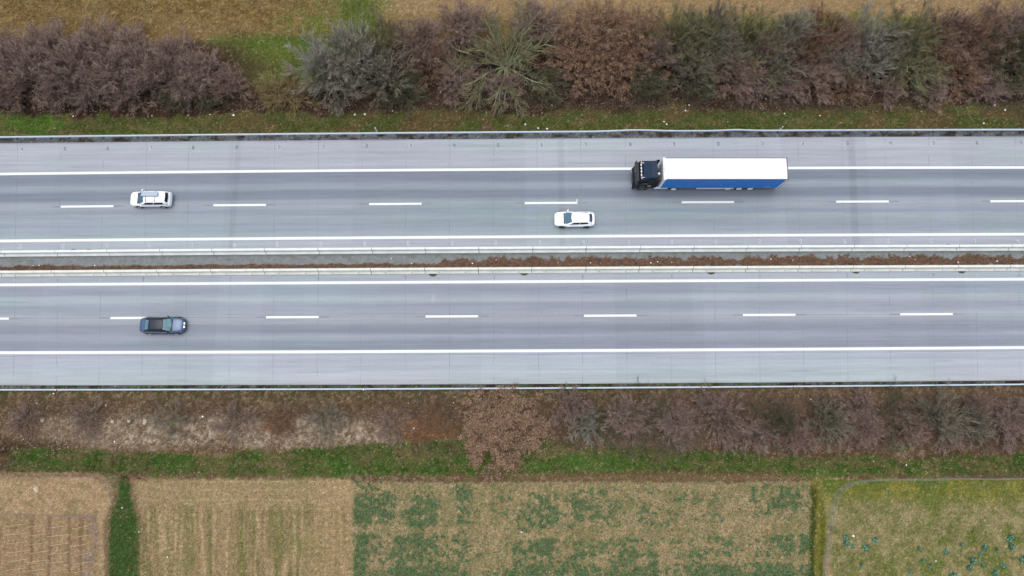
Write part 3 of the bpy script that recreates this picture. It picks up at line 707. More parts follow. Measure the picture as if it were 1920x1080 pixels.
for s in (1, -1):
    # rippled tarpaulin curtain
    n = 200; V = []; zs = np.linspace(1.12, TZ-.14, 10)
    for i in range(n+1):
        x = -h+.16+(LT-.36)*i/n
        for z in zs: V.append((x, s*(HW-.02+.012*math.sin(x*2*math.pi/.62)*(1-.3*z/4)), z))
    I = np.arange(len(V)).reshape(n+1, 10); mesh_np('side_curtain', V, quads(I), M_blue, tr, smooth=True)
    bm = bmesh.new(); bx(bm, -h+.12, h-.12, s*HW-.012, s*HW+.02, 1.20, 1.235)
    for k in range(17):
        x = -h+.6+k*.8; bx(bm, x-.025, x+.025, s*HW-.01, s*HW+.022, 1.0, 1.2)
    obj_bm('curtain_strap', bm, M_bluel, tr)
    box('corner_post', M_whitep, tr, h-.20, h-.092, s*HW-.035, s*HW+.035, 1.0, TZ-.13, bevel=.008)
    box('corner_post', M_whitep, tr, -h+.052, -h+.16, s*HW-.035, s*HW+.035, 1.0, TZ-.13, bevel=.008)
    box('side_rail', M_frame, tr, -h+.05, h-.1, s*HW-.06, s*HW+.0, .95, 1.115)
    bm = bmesh.new(); bx(bm, -1.9, 2.4, s*(HW-.06)-.02, s*(HW-.06)+.02, .45, .62); bx(bm, -1.9, 2.4, s*(HW-.06)-.02, s*(HW-.06)+.02, .70, .88)
    for x in (-1.8, .2, 2.2): bx(bm, x, x+.08, s*(HW-.1)-.02, s*(HW-.1)+.02, .45, 1.0)
    obj_bm('side_guard', bm, M_whitep, tr)
# small white lettering blocks low on the curtain near the rear (unreadable in the photo)
for s in (1, -1):
    bm = bmesh.new()
    for k in range(5): bx(bm, -h+.95+k*.17, -h+1.05+k*.17, s*HW-.0, s*HW+.012, 1.28, 1.36)
    obj_bm('side_lettering', bm, M_whitep, tr)
box('chassis_frame', M_chas, tr, -h+.1, h-1.2, -.5, .5, .75, 1.05); box('floor', M_chas, tr, -h+.06, h-.1, -HW+.06, HW-.07, 1.02, 1.10)
for x in (-h+3.05, -h+4.35, -h+5.65):
    for s in (1, -1):
        wheel(tr, x, s*1.03, .52, .40, s, M_whitep)
    box('axle', M_chas, tr, x-.08, x+.08, -.95, .95, .44, .6)
bm = bmesh.new()
for s in (1, -1): bx(bm, h-3.1, h-2.95, s*.75-.07, s*.75+.07, .3, 1.0); bx(bm, h-3.2, h-2.85, s*.75-.15, s*.75+.15, .25, .3)
obj_bm('landing_legs', bm, M_chas, tr)
box('bumper_bar', M_whitep, tr, -h-.02, -h+.1, -1.2, 1.2, .5, .65)
for s in (1, -1): box('tail_light', M_red, tr, -h-.04, -h+.02, s*.95-.18, s*.95+.18, .75, .88)
# tractor
xfr = float(G(1186.5, 340, .8)[0]); CW = 1.24
tc_ = empty('truck_tractor', (xfr+1.15, yc-.02, 0), math.pi); tag(tc_, 'black and navy truck cab with lamp bar and roof deflector pulling the blue trailer', 'truck')
# local +x forward; front at x=+1.15
bm = bmesh.new()
prism(bm, [(1.12, .9), (1.15, 1.35), (1.08, 2.0), (.82, 3.05), (.66, 3.32), (-1.05, 3.42), (-1.12, 3.3), (-1.12, .95)], -CW, CW)
for v in bm.verts:
    if v.co.x > .95: v.co.y *= .93
    if v.co.z > 2.9: v.co.y *= .94
obj_bm('cab', bm, M_cab, tc_, bevel=.10, seg=3)
bm = bmesh.new()
prism(bm, [(1.15, .28), (1.24, .34), (1.27, .75), (1.20, 1.15), (1.0, 1.2), (1.0, .3)], -CW, CW)
for v in bm.verts:
    if v.co.x > 1.1: v.co.y *= .92
obj_bm('bumper', bm, M_cab, tc_, bevel=.05)
bm = bmesh.new()
prism(bm, [(.55, 3.25), (.35, 3.50), (-.45, 3.86), (-1.12, 3.95), (-1.12, 3.3)], -1.06, 1.06)
for v in bm.verts:
    if v.co.z > 3.4: v.co.y *= .93+.02*(v.co.x < -1)
obj_bm('roof_deflector', bm, M_cabroof, tc_, bevel=.07, seg=3)
box('deflector_gap', M_trim, tc_, -1.5, -1.13, -1.0, 1.0, 1.0, 1.25)
# windscreen follows the raked front
bm = bmesh.new(); p0, p1 = (1.115, 2.0), (.835, 3.05); r = []
for k in range(5):
    t = .02+.9*k/4; x = p0[0]*(1-t)+p1[0]*t; z = p0[1]*(1-t)+p1[1]*t
    r.append([bm.verts.new((x+.02-.06*abs(y/1.1)**3, y*1.02, z+.01)) for y in (-1.05, -.7, -.3, 0, .3, .7, 1.05)])
for a, b in zip(r[:-1], r[1:]):
    for i in range(6): bm.faces.new((a[i], a[i+1], b[i+1], b[i]))
obj_bm('windshield', bm, mat('truck windscreen', tuple(A(44, 66, 58)), rough=.08, spec=.6, vary=.6, vscale=4), tc_, smooth=True)
bm = bmesh.new(); prism(bm, [(.84, 3.10), (1.16, 2.96), (1.18, 2.90), (.86, 3.02)], -1.1, 1.1); obj_bm('sun_visor', bm, M_trim, tc_, bevel=.01)
lb = empty('lamp_bar', (0, 0, 0)); lb.parent = tc_
bm = bmesh.new(); cyl(bm, (.62, 0, 3.52), .035, 2.1, 'y', 8)
for s in (-.9, .9): bx(bm, .59, .65, s-.03, s+.03, 3.3, 3.52)
obj_bm('bar_tube', bm, M_chrome, lb)
bm = bmesh.new()
for k in range(4): cyl(bm, (.68, -.60+k*.40, 3.6), .11, .12, 'x', 14, .12)
obj_bm('spot_lamp', bm, M_lamp, lb)
bm = bmesh.new()
for s in (-.42, .42): bx(bm, .62, .70, s-.05, s+.05, 3.54, 3.62)
for s in (-.85, .85): bx(bm, .60, .68, s-.06, s+.06, 3.54, 3.60)
obj_bm('marker_lamp', bm, M_red, lb)
for s in (1, -1):
    box('air_horn', M_whitep, tc_, .30, .72, s*.86-.03, s*.86+.03, 3.46, 3.55, bevel=.02)
    bm = bmesh.new(); V0 = [(.72, 1.95), (.42, 2.75), (-.35, 2.78), (-.35, 2.0)]; prism(bm, V0, s*(CW-.02), s*(CW+.008)); obj_bm('side_window', bm, M_gdark, tc_)
    box('wing_mirror', M_trim, tc_, .95, 1.08, s*1.30-.11, s*1.30+.11, 1.9, 2.75, bevel=.03)
    bm = bmesh.new(); prism(bm, [(1.21, .55), (1.29, .62), (1.25, .85), (1.12, .88)], s*.72, s*1.10); obj_bm('headlight', bm, M_lamp, tc_, bevel=.02)
    wheel(tc_, .05, s*1.05, .50, .33, s, M_rim)
    bm = bmesh.new(); cyl(bm, (.05, s*1.06, .56), .62, .36, 'y', 28); obj_bm('wheel_arch', bm, M_chas, tc_)
    wheel(tc_, -3.62, s*.98, .50, .55, s, M_whitep)
    box('side_skirt', M_whitep, tc_, -2.9, -1.35, s*1.14-.06, s*1.14+.06, .38, .95, bevel=.04)
    box('side_fairing', M_cab, tc_, -1.5, -1.12, s*1.17-.04, s*1.17+.04, 1.0, 3.6, bevel=.03)
    box('fender', M_trim, tc_, -4.15, -3.1, s*.98-.27, s*.98+.27, 1.02, 1.06)
    box('emblem', M_yel, tc_, -.75, -.35, s*(CW+.0), s*(CW+.012), 1.55, 1.75, bevel=.0)
    bm = bmesh.new()
    for k in range(3): bx(bm, .35-.18*k, .45-.18*k, s*(CW+.0) if s > 0 else s*(CW+.013), s*(CW+.013) if s > 0 else s*CW, 1.25+.08*k, 1.3+.08*k)
    obj_bm('side_marking', bm, M_yel, tc_)
    # coiled red air lines
    V = []; m = 60
    bm = bmesh.new()
    for k in range(10): cyl(bm, (-1.22-.05*k*.9, s*.55, 1.9+.03*math.sin(k)), .11, .03, 'x', 12)
    obj_bm('air_line', bm, M_redhose, tc_)
box('catwalk', M_chas, tc_, -4.6, -1.1, -.45, .45, .75, .98)
box('exhaust_stack', M_whitep, tc_, -1.45, -1.2, .28, .48, 3.0, 3.55, bevel=.03)
bm = bmesh.new(); 
for k in range(7): bx(bm, 1.26, 1.285, -.75+k*.22, -.65+k*.22, .95, 1.1)
obj_bm('grille', bm, M_chrome, tc_)

# ------------------------------------------------------------------ plants: vectorised branching
def norm(v): return v/np.maximum(np.linalg.norm(v, axis=-1, keepdims=True), 1e-9)
def polylines(rng, P, D, Ln, S, wander, trop):
    pts = [P]; d = D.copy(); p = P.copy(); ds = [D]
    for k in range(S):
        d = norm(d+rng.normal(0, wander, d.shape)+np.array([0, 0, trop])); p = p+d*(Ln/S)[:, None]; pts.append(p); ds.append(d)
    return np.stack(pts, 1), np.stack(ds, 1)
def spawn(rng, pts, ds, Ln, k, t0, ang, ratio):
    n, S1, _ = pts.shape; t = rng.uniform(t0, 1, (n, k))*(S1-1); i = np.minimum(t.astype(int), S1-2); f = (t-i)[..., None]
    ar = np.arange(n)[:, None]; P = pts[ar, i]*(1-f)+pts[ar, i+1]*f; D = ds[ar, i+1]
    rnd = norm(rng.normal(0, 1, D.shape)); perp = norm(rnd-D*(rnd*D).sum(-1, keepdims=True))
    a = rng.normal(ang, ang*.25, (n, k))[..., None]; D2 = norm(D*np.cos(a)+perp*np.sin(a))
    L2 = (Ln[:, None]*ratio*rng.uniform(.6, 1.2, (n, k)))*(1.15-.5*t/(S1-1))
    return P.reshape(-1, 3), D2.reshape(-1, 3), L2.ravel()
def tubes(pts, r0, r1, sides=3):
    n, S1, _ = pts.shape; tan = norm(pts[:, -1]-pts[:, 0]); up = np.where(np.abs(tan[:, 2:3]) > .9, [[1., 0, 0]], [[0, 0, 1.]])
    a = norm(np.cross(tan, up)); b = np.cross(tan, a); V = []
    rr = r0[:, None]+(r1-r0)[:, None]*np.linspace(0, 1, S1)[None]
    for k in range(sides):
        th = 2*math.pi*k/sides; V.append(pts+(a*math.cos(th)+b*math.sin(th))[:, None]*rr[..., None])
    V = np.stack(V, 2); I = np.arange(V.size//3).reshape(n, S1, sides); In = np.roll(I, -1, 2)
    Fq = np.stack([I[:, :-1], In[:, :-1], In[:, 1:], I[:, 1:]], -1).reshape(-1, 4)
    return V.reshape(-1, 3), Fq
def join(parts):
    V, Fq, b = [], [], 0
    for v, f in parts: V.append(v); Fq.append(f+b); b += len(v)
    return np.concatenate(V), np.concatenate(Fq)
def leaves(rng, P, size, flat=.5):
    n = len(P); a = norm(rng.normal(0, 1, (n, 3))*[1, 1, flat]); b = norm(np.cross(a, norm(rng.normal(0, 1, (n, 3))))); s = size*rng.uniform(.6, 1.3, (n, 1))
    V = np.stack([P-a*s*.5, P+b*s*.35+[0, 0, .01], P+a*s*.5, P-b*s*.35+[0, 0, .01]], 1).reshape(-1, 3)
    return V, np.arange(n*4).reshape(-1, 4)
PROTO = {}
def proto(name, seed, nst, elev, L0, k, ratio, ang, wander, trop, r, base=.25, leaf=0, leafsize=.1, leafstep=1, t0=.25, var=(.75, 1.15), lspread=.13):
    rng = np.random.default_rng(seed)
    az = np.arange(nst)*2.39996+rng.uniform(0, .8, nst); el = np.radians(rng.uniform(elev[0], elev[1], nst))
    D = np.stack([np.cos(az)*np.cos(el), np.sin(az)*np.cos(el), np.sin(el)], -1)
    P = np.stack([np.cos(az)*base*rng.uniform(0, 1, nst), np.sin(az)*base*rng.uniform(0, 1, nst), np.zeros(nst)-.1], -1)
    Ln = L0*rng.uniform(*var, nst); lv = []; rad = r
    for lev in range(len(k)+1):
        pts, ds = polylines(rng, P, D, Ln, 5 if lev < 2 else 3, wander, trop)
        pts[..., 2] = np.maximum(pts[..., 2], .03)
        lv.append(tubes(pts, np.full(len(P), rad[lev])*rng.uniform(.7, 1.2, len(P)), np.full(len(P), rad[lev+1]*.8), 5 if lev == 0 else 3))
        last = pts; ends = (ends if lev else [])+[pts[:, -1]]
        if lev < len(k): P, D, Ln = spawn(rng, pts, ds, Ln, k[lev], t0, ang[lev], ratio[lev])
    tr_ = join(lv[:2]); cr = join(lv[2:])
    if leaf:
        tips = ends[2][::leafstep]; q = np.repeat(tips, leaf, 0); dq = norm(rng.normal(0, 1, q.shape))*rng.uniform(.3, 1, (len(q), 1))**.5*np.repeat(rng.uniform(.6, 1.3, (len(tips), 1)), leaf, 0)*lspread; q = q+dq
        cr = join([cr, leaves(rng, q, leafsize)])
    PROTO[name] = (tr_, cr)
R5 = (.05, .027, .015, .0095, .004)
RT, AN = (.58, .60, .60), (.50, .42, .36)
proto('dense1', 1, 28, (15, 85), 2.9, (7, 8, 8), RT, AN, .08, .02, R5)
proto('dense2', 2, 30, (12, 82), 2.9, (7, 8, 7), RT, (.55, .45, .4), .09, .02, R5)
proto('dense3', 3, 28, (20, 85), 3.0, (8, 8, 6), RT, (.45, .42, .38), .08, .03, R5)
proto('spiky1', 4, 34, (15, 85), 3.0, (7, 7, 6), RT, (.38, .34, .30), .05, .05, R5)
proto('spiky2', 5, 36, (12, 82), 3.0, (6, 7, 6), RT, (.34, .32, .28), .04, .07, R5)
proto('spread', 6, 30, (10, 78), 4.3, (8, 7, 6), (.44, .52, .58), (.5, .45, .42), .08, .03, (.085, .036, .018, .010, .0045), base=.3, t0=.3, var=(.85, 1.05))
proto('leafy1', 7, 28, (15, 85), 2.9, (6, 7, 5), RT, (.5, .42, .36), .08, .04, R5, leaf=26, leafsize=.08, leafstep=3, lspread=.22)
proto('oak', 8, 40, (5, 86), 3.9, (7, 6, 3), (.42, .5, .55), (.6, .55, .5), .08, .02, (.09, .05, .025, .012, .006), base=.3, leaf=85, leafsize=.10, leafstep=3, t0=.3, var=(.84, 1.06), lspread=.42)
proto('small1', 9, 34, (8, 80), 1.5, (7, 7), (.6, .6), (.42, .38), .07, .03, (.018, .010, .007, .004), base=.2)
proto('small2', 10, 32, (6, 75), 1.6, (7, 7), (.6, .6), (.42, .38), .07, .02, (.018, .010, .007, .004), base=.3)
PM = {}
def meshdata(nm, VF):
    o = mesh_np(nm, VF[0], VF[1]); me = o.data; bpy.data.objects.remove(o); return me
for kx, (t_, c_) in PROTO.items(): PM[kx] = (meshdata('trunk', t_), meshdata('crown', c_))
def ramp(*cs): return [tuple(A(*c)) for c in cs]
VEG = {}
def veg(name, trunk, *cs): VEG[name] = (mat(name+' bark', (0, 0, 0), rough=.9, spec=.1, island=ramp(*trunk)), mat(name+' twigs', (0, 0, 0), rough=.9, spec=.1, island=ramp(*cs)))
veg('purple', ((110, 94, 86), (150, 132, 120)), (102, 82, 76), (150, 124, 118), (192, 164, 156), (222, 198, 188), (130, 104, 98))
veg('grey', ((136, 128, 112), (166, 158, 140)), (110, 104, 92), (164, 158, 146), (202, 198, 186), (232, 228, 218), (134, 128, 114))
veg('olive', ((120, 118, 90), (168, 166, 124)), (96, 92, 70), (140, 134, 104), (170, 164, 128), (196, 190, 154), (118, 110, 84))
veg('tree', ((136, 142, 112), (172, 176, 144)), (104, 100, 76), (144, 138, 106), (170, 162, 130), (130, 120, 94), (150, 140, 110))
veg('russet', ((106, 86, 74), (144, 118, 98)), (98, 74, 64), (140, 108, 92), (180, 144, 122), (204, 172, 148), (118, 92, 80))
veg('pink', ((118, 98, 90), (156, 130, 118)), (108, 82, 78), (150, 120, 112), (188, 158, 148), (212, 186, 174), (126, 98, 92))
veg('slate', ((112, 108, 94), (154, 148, 130)), (92, 86, 74), (140, 132, 116), (178, 168, 150), (208, 200, 182), (110, 104, 90))
veg('dark', ((84, 84, 66), (122, 120, 94)), (66, 66, 52), (100, 98, 78), (130, 126, 104), (150, 144, 120), (80, 78, 62))
veg('tan', ((134, 116, 84), (166, 144, 106)), (112, 96, 66), (156, 134, 96), (190, 168, 124), (206, 188, 146), (134, 120, 76))
veg('oak', ((104, 90, 78), (140, 120, 102)), (100, 76, 62), (144, 112, 94), (176, 144, 120), (212, 180, 154), (122, 94, 78))
def plant(kind, m, px, py, sx, sz, label, group, name='shrub', cat='shrub', h=0, sy=None):
    x, y = map(float, G(px, py)); rng = random.Random(int(px*7+py))
    root = empty(name, (x, y, -.02), rng.uniform(0, 6.28)); tag(root, label, cat, group)
    kx_ = 1.32 if py < 250 else (1.12 if px > 1000 else 1.0)
    if kind in ('oak', 'spread'): kx_ = 1.06 if kind == 'oak' else 1.45
    root.scale = (sx*kx_, (sy or sx*rng.uniform(.9, 1.1))*kx_, sz*(1.0 if py < 250 else .85))
    for nm, me, mt in (('trunk', PM[kind][0], VEG[m][0]), ('crown', PM[kind][1], VEG[m][1])):
        if len(me.materials) == 0: me.materials.append(mt)
        o = bpy.data.objects.new(nm, me); C.collection.objects.link(o); o.parent = root
        o.material_slots[0].link = 'OBJECT'; o.material_slots[0].material = mt
    return root
ORD = ['first', 'second', 'third', 'fourth', 'fifth', 'sixth', 'seventh', 'eighth', 'ninth', 'tenth', 'eleventh', 'twelfth', 'thirteenth', 'fourteenth', 'fifteenth', 'sixteenth']
def rowof(items, rowname, group, colour=None):
    for i, (kd, m, px, py, s, z) in enumerate(sorted(items, key=lambda t: t[2])):
        cn = dict(purple='purplish brown', grey='pale grey', olive='olive brown', russet='reddish brown', pink='pinkish brown', slate='slate grey', dark='dark olive', tan='straw coloured', tree='green-grey', oak='brown')[m]
        plant(kd, m, px, py, s, z, f'{cn} bare shrub, {ORD[i]} from left in {rowname}', group)
# big purple thicket, upper left
rowof([('dense1', 'purple', -40, 130, 1.05, .95), ('dense2', 'purple', 40, 122, 1.05, .95), ('dense3', 'purple', 112, 108, 1.05, .95), ('dense1', 'purple', 188, 112, 1.05, .95), ('dense2', 'purple', 262, 114, 1.05, .95), ('dense3', 'purple', 330, 126, .95, .9), ('dense1', 'purple', 388, 146, .85, .75)],
      'back row of the upper left thicket', 'shrubs of the big upper left thicket')
rowof([('dense2', 'purple', 0, 155, 1.0, 1.05), ('dense3', 'purple', 75, 150, 1.0, 1.1), ('dense1', 'purple', 150, 146, 1.05, 1.15), ('dense2', 'purple', 225, 148, 1.05, 1.1), ('dense3', 'purple', 300, 152, 1.0, 1.0), ('dense2', 'purple', 368, 162, .9, .85), ('dense1', 'pink', 432, 168, .65, .65)],
      'middle row of the upper left thicket', 'shrubs of the big upper left thicket')
rowof([('dense1', 'pink', 45, 178, .75, .75), ('dense2', 'purple', 120, 182, .7, .7), ('dense3', 'purple', 180, 180, .7, .7), ('dense1', 'purple', 250, 180, .7, .65), ('dense3', 'dark', 330, 184, .6, .5), ('dense2', 'dark', 400, 186, .55, .45)],
      'front row of the upper left thicket', 'shrubs of the big upper left thicket')
# between the thicket and the spreading tree
for a in (('small1', 'tan', 520, 170, 1.1, .9, 'small straw coloured bush in the gap right of the big purple thicket'),
          ('small2', 'tan', 552, 180, 1.3, 1.0, 'low straw coloured bush at the foot of the pale grey shrub'),
          ('spiky1', 'grey', 612, 140, 1.05, 1.05, 'pale grey wispy shrub, leftmost of the grey group in the upper hedge'),
          ('spiky2', 'grey', 668, 118, 1.15, 1.2, 'tallest pale grey wispy shrub beside the green patch of the upper field'),
          ('dense1', 'slate', 648, 165, .9, .8, 'slate grey tangled shrub at the front of the grey group'),
          ('spiky1', 'slate', 722, 150, .95, .9, 'slate grey shrub between the pale grey ones and the reddish one'),
          ('spiky2', 'olive', 722, 88, .8, .9, 'olive shrub at the field edge behind the grey group'),
          ('dense3', 'purple', 790, 88, .95, 1.0, 'purplish shrub at the back, left of the spreading green-grey tree'),
          ('dense2', 'russet', 808, 128, .75, .8, 'reddish shrub at the left shoulder of the spreading green-grey tree'),
          ('dense2', 'dark', 765, 172, .7, .55, 'low dark shrub below the purplish one, near the litter'),
          ('dense3', 'purple', 855, 160, .75, .6, 'low purplish shrub at the lower left foot of the spreading tree'),
          ('dense1', 'purple', 870, 62, .95, .8, 'purplish shrub behind the spreading tree on its left'),
          ('dense2', 'purple', 1010, 58, .95, .8, 'purplish shrub behind the spreading tree on its right'),
          ('dense1', 'purple', 940, 170, .75, .5, 'low purplish shrub right under the spreading tree'),
          ('dense3', 'dark', 1020, 160, .75, .55, 'low dark shrub at the lower right foot of the spreading tree'),
          ('leafy1', 'russet', 1075, 90, 1.0, 1.05, 'reddish brown shrub with withered leaves, back left of the russet group'),
          ('leafy1', 'russet', 1135, 82, 1.0, 1.1, 'reddish brown shrub with withered leaves, back middle of the russet group'),
          ('leafy1', 'russet', 1195, 92, .95, 1.05, 'reddish brown shrub with withered leaves, back right of the russet group'),
          ('leafy1', 'russet', 1090, 140, .85, .8, 'low russet shrub with withered leaves, front left of the russet group'),
          ('leafy1', 'russet', 1155, 138, .9, .85, 'low russet shrub with withered leaves, front right of the russet group'),
          ('dense2', 'dark', 1215, 162, .75, .6, 'dark low shrub just above the front of the truck')):
    plant(*a, 'shrubs of the upper hedge, middle part')
plant('spread', 'tree', 948, 122, 1.12, .85, 'wide bare green-grey tree with thick radiating branches in the middle of the upper hedge', 'trees', 'tree', 'tree')
# right part of the upper hedge
rowof([('spiky1', 'olive', 1262, 82, .95, 1.05), ('spiky2', 'slate', 1330, 72, .9, 1.1), ('spiky1', 'olive', 1398, 78, .85, 1.0), ('spiky2', 'grey', 1470, 72, .8, 1.0), ('dense1', 'russet', 1540, 82, .9, 1.0), ('spiky1', 'grey', 1610, 84, .85, 1.0), ('spiky2', 'olive', 1690, 84, 1.0, 1.05), ('dense3', 'pink', 1765, 70, .95, 1.0), ('dense2', 'russet', 1806, 84, .85, 1.0), ('dense1', 'purple', 1880, 66, 1.0, 1.0), ('spiky1', 'slate', 1950, 84, 1.0, 1.0)],
      'back row of the upper right hedge', 'shrubs of the upper right hedge')
rowof([('spiky2', 'slate', 1290, 138, .8, .8), ('dense2', 'pink', 1380, 150, .8, .7), ('spiky1', 'slate', 1448, 128, .8, .85), ('dense3', 'pink', 1520, 148, .9, .75), ('spiky2', 'grey', 1622, 132, .85, .9), ('dense1', 'slate', 1560, 118, .7, .8), ('dense1', 'olive', 1712, 138, .85, .7), ('dense2', 'russet', 1790, 138, .85, .7), ('spiky1', 'dark', 1880, 118, .95, .95), ('dense1', 'purple', 1930, 160, .85, .7), ('dense3', 'purple', 1850, 172, .7, .5)],
      'front row of the upper right hedge', 'shrubs of the upper right hedge')
for px, py, s, z, lb_ in ((1300, 112, .62, .72, 'slim bare green-grey tree left of the trailer roof in the upper hedge'), (1420, 118, .6, .7, 'slim bare green-grey tree above the trailer, arching right'), (1690, 122, .75, .72, 'bare pale tree with long straight branches in the right part of the upper hedge'), (1900, 106, .8, .75, 'bare green-grey tree leaning at the right edge of the upper hedge')):
    plant('spread', 'tree' if px != 1420 else 'olive', px, py, s, z, lb_, 'trees', 'tree', 'tree')
rowof([('dense2', 'purple', 1240, 112, .75, .9), ('dense3', 'slate', 1350, 108, .75, .9), ('dense1', 'pink', 1430, 104, .7, .9), ('spiky2', 'russet', 1500, 112, .75, .9), ('dense2', 'purple', 1580, 106, .75, .8), ('dense3', 'slate', 1655, 108, .75, .9), ('dense1', 'russet', 1740, 104, .75, .9), ('dense2', 'pink', 1838, 108, .75, .9), ('dense2', 'dark', 1310, 164, .65, .5), ('dense1', 'purple', 1420, 168, .6, .45), ('dense3', 'purple', 1480, 172, .6, .45), ('dense2', 'russet', 1590, 166, .65, .5), ('dense1', 'pink', 1660, 168, .6, .45), ('dense3', 'purple', 1740, 172, .65, .5)],
      'infill of the upper right hedge', 'shrubs of the upper right hedge')
# lower side
for px, py, s, m, lb_ in ((52, 786, 1.2, 'purple', 'thin bare shrub nearest the left edge below the road'), (168, 786, 1.45, 'purple', 'thin bare shrub, second from the left below the road, beside pale stones'), (325, 790, 1.2, 'slate', 'thin grey bare shrub with dark centre among the pale leaf litter'), (443, 788, 1.45, 'purple', 'thin purplish bare shrub between the grey one and the rusty one'),
                          (530, 794, 1.15, 'russet', 'small rusty bare shrub over orange leaf litter'), (614, 788, 1.3, 'slate', 'thin bare shrub right of the rusty one below the road'), (738, 798, 1.25, 'purple', 'dense low bare shrub left of the rust brown litter patch')):
    plant('small2' if px % 2 else 'small1', m, px, py, s, .9, lb_, 'small shrubs below the road')
plant('oak', 'oak', 938, 806, 1.12, .68, 'round tree still holding brown leaves, reaching over the lower guardrail', 'trees', 'tree', 'tree')
rowof([('dense1', 'purple', 1068, 762, .72, .7), ('spiky1', 'grey', 1098, 794, .6, .5), ('small1', 'dark', 1128, 798, 1.5, 1.0), ('dense2', 'purple', 1172, 782, .8, .6), ('small2', 'dark', 1222, 796, 1.8, 1.1), ('dense3', 'purple', 1262, 800, .85, .55), ('spiky2', 'purple', 1350, 792, 1.0, .7), ('dense1', 'purple', 1322, 756, .6, .5), ('spiky1', 'dark', 1448, 794, .7, .6), ('dense2', 'purple', 1420, 812, .7, .5), ('spiky2', 'slate', 1545, 786, .85, .75), ('dense3', 'pink', 1620, 806, .8, .5), ('dense1', 'pink', 1490, 818, .7, .5), ('dense2', 'purple', 1610, 768, .6, .5), ('small2', 'dark', 1662, 784, 1.6, 1.2)],
      'lower hedge right of the brown tree', 'shrubs of the lower hedge')
rowof([('spiky1', 'slate', 1752, 784, .85, .8), ('dense1', 'pink', 1700, 800, .65, .5), ('dense2', 'pink', 1830, 764, .6, .5), ('spiky2', 'slate', 1815, 790, .7, .7), ('dense3', 'purple', 1880, 798, .8, .6), ('dense2', 'purple', 1925, 772, .75, .6), ('dense1', 'purple', 1775, 812, .6, .4)],
      'right end of the lower hedge', 'shrubs of the lower hedge')

# ------------------------------------------------------------------ ground cover (stuff)
R = np.random.default_rng(77)
def scatter(n, px0, px1, py0, py1, maskf):
    px = R.uniform(px0, px1, n); py = R.uniform(py0, py1, n); X, Y = G(px, py)
    k = R.uniform(0, 1, n) < maskf(px, py, X, Y); return X[k], Y[k], px[k], py[k]
def gz(X, Y):
    rel = (fbm(X*.5, Y*.5, 5)-.5)*.22+(fbm(X*3, Y*3, 6, 3)-.5)*.10
    ir = sst(LY('edge_s', X)-1.6, LY('edge_s', X)-.6, Y)*(1-sst(LY('edge_n', X)+1., LY('edge_n', X)+2.0, Y))
    return -.06+rel*(1-ir)
def blades(X, Y, h, wd, lean=.5):
    n = len(X); az = R.uniform(0, 6.283, n); z = gz(X, Y); hh = h*R.uniform(.5, 1.3, n); ln = R.uniform(.2, 1, n)*lean*hh/ max(lean, .3)*1.2
    dx, dy = np.cos(az), np.sin(az); P = np.stack([X, Y, z-.02], -1); s = np.stack([-dy, dx, 0*dx], -1)*wd/2
    tip = P+np.stack([dx*ln, dy*ln, hh], -1)
    V = np.stack([P-s, P+s, tip+s*.2, tip-s*.2], 1).reshape(-1, 3); return V, np.arange(n*4).reshape(-1, 4)
def stuff(name, VF, m, label, cat, col=None): return tag(mesh_np(name, VF[0], VF[1], m, col=col), label, cat, kind='stuff')
def tint(X, Y, lo_, hi_, k=4):
    c = ground_col(X, Y)*R.uniform(lo_, hi_, (len(X), 1)); pale = R.uniform(0, 1, (len(X), 1)) < .035; c = np.where(pale, A(196, 186, 146), c); return np.repeat(np.clip(c, 0, .8), k, 0)
def gmask(px, py, X, Y):
    n1 = fbm(X*.35, Y*.35, 1); n2 = fbm(X*1.1, Y*1.1, 2); wp = (n1-.5)*60+(n2-.5)*26
    a = (py < 400)*sst(203, 217, py+wp*.5-8*(px < 500)+sst(1000, 1300, px)*6)*(py < 247+6*(px < 500))*(.35+.65*sst(.6, .45, n1) if False else 1-.7*sst(.5, .66, n1))
    b = (py > 700)*band(py, 838+(n1-.5)*26+14*np.sin(px/210.), 889, 6)*(1-.6*sst(.55, .72, n1))
    c = (py > 880)*(1-sst(8, 11, np.abs(px-232)/(10+18*sst(925, 985, py))*10))
    return np.clip(a+b+c, 0, 1)
X, Y, _, _ = scatter(150000, -60, 1980, 200, 250, gmask); X2, Y2, _, _ = scatter(230000, -60, 1980, 828, 900, gmask); X3, Y3, _, _ = scatter(26000, 200, 262, 895, 1090, gmask)
X4, Y4, _, _ = scatter(30000, 420, 720, 0, 130, lambda px, py, X, Y: band(px, 410, 700, 30)*band(py, 60, 140, 10)+blob(px, py, 675, 15, 44, 45))
M_grass = mat('grass blades', (0, 0, 0), rough=.9, spec=.1, attr=True)
Xg, Yg = np.concatenate([X, X2, X3, X4]), np.concatenate([Y, Y2, Y3, Y4])
stuff('grass', blades(Xg, Yg, .12, .055), M_grass, 'short green winter grass on the verges and between the fields', 'grass', tint(Xg, Yg, .7, 2.0))
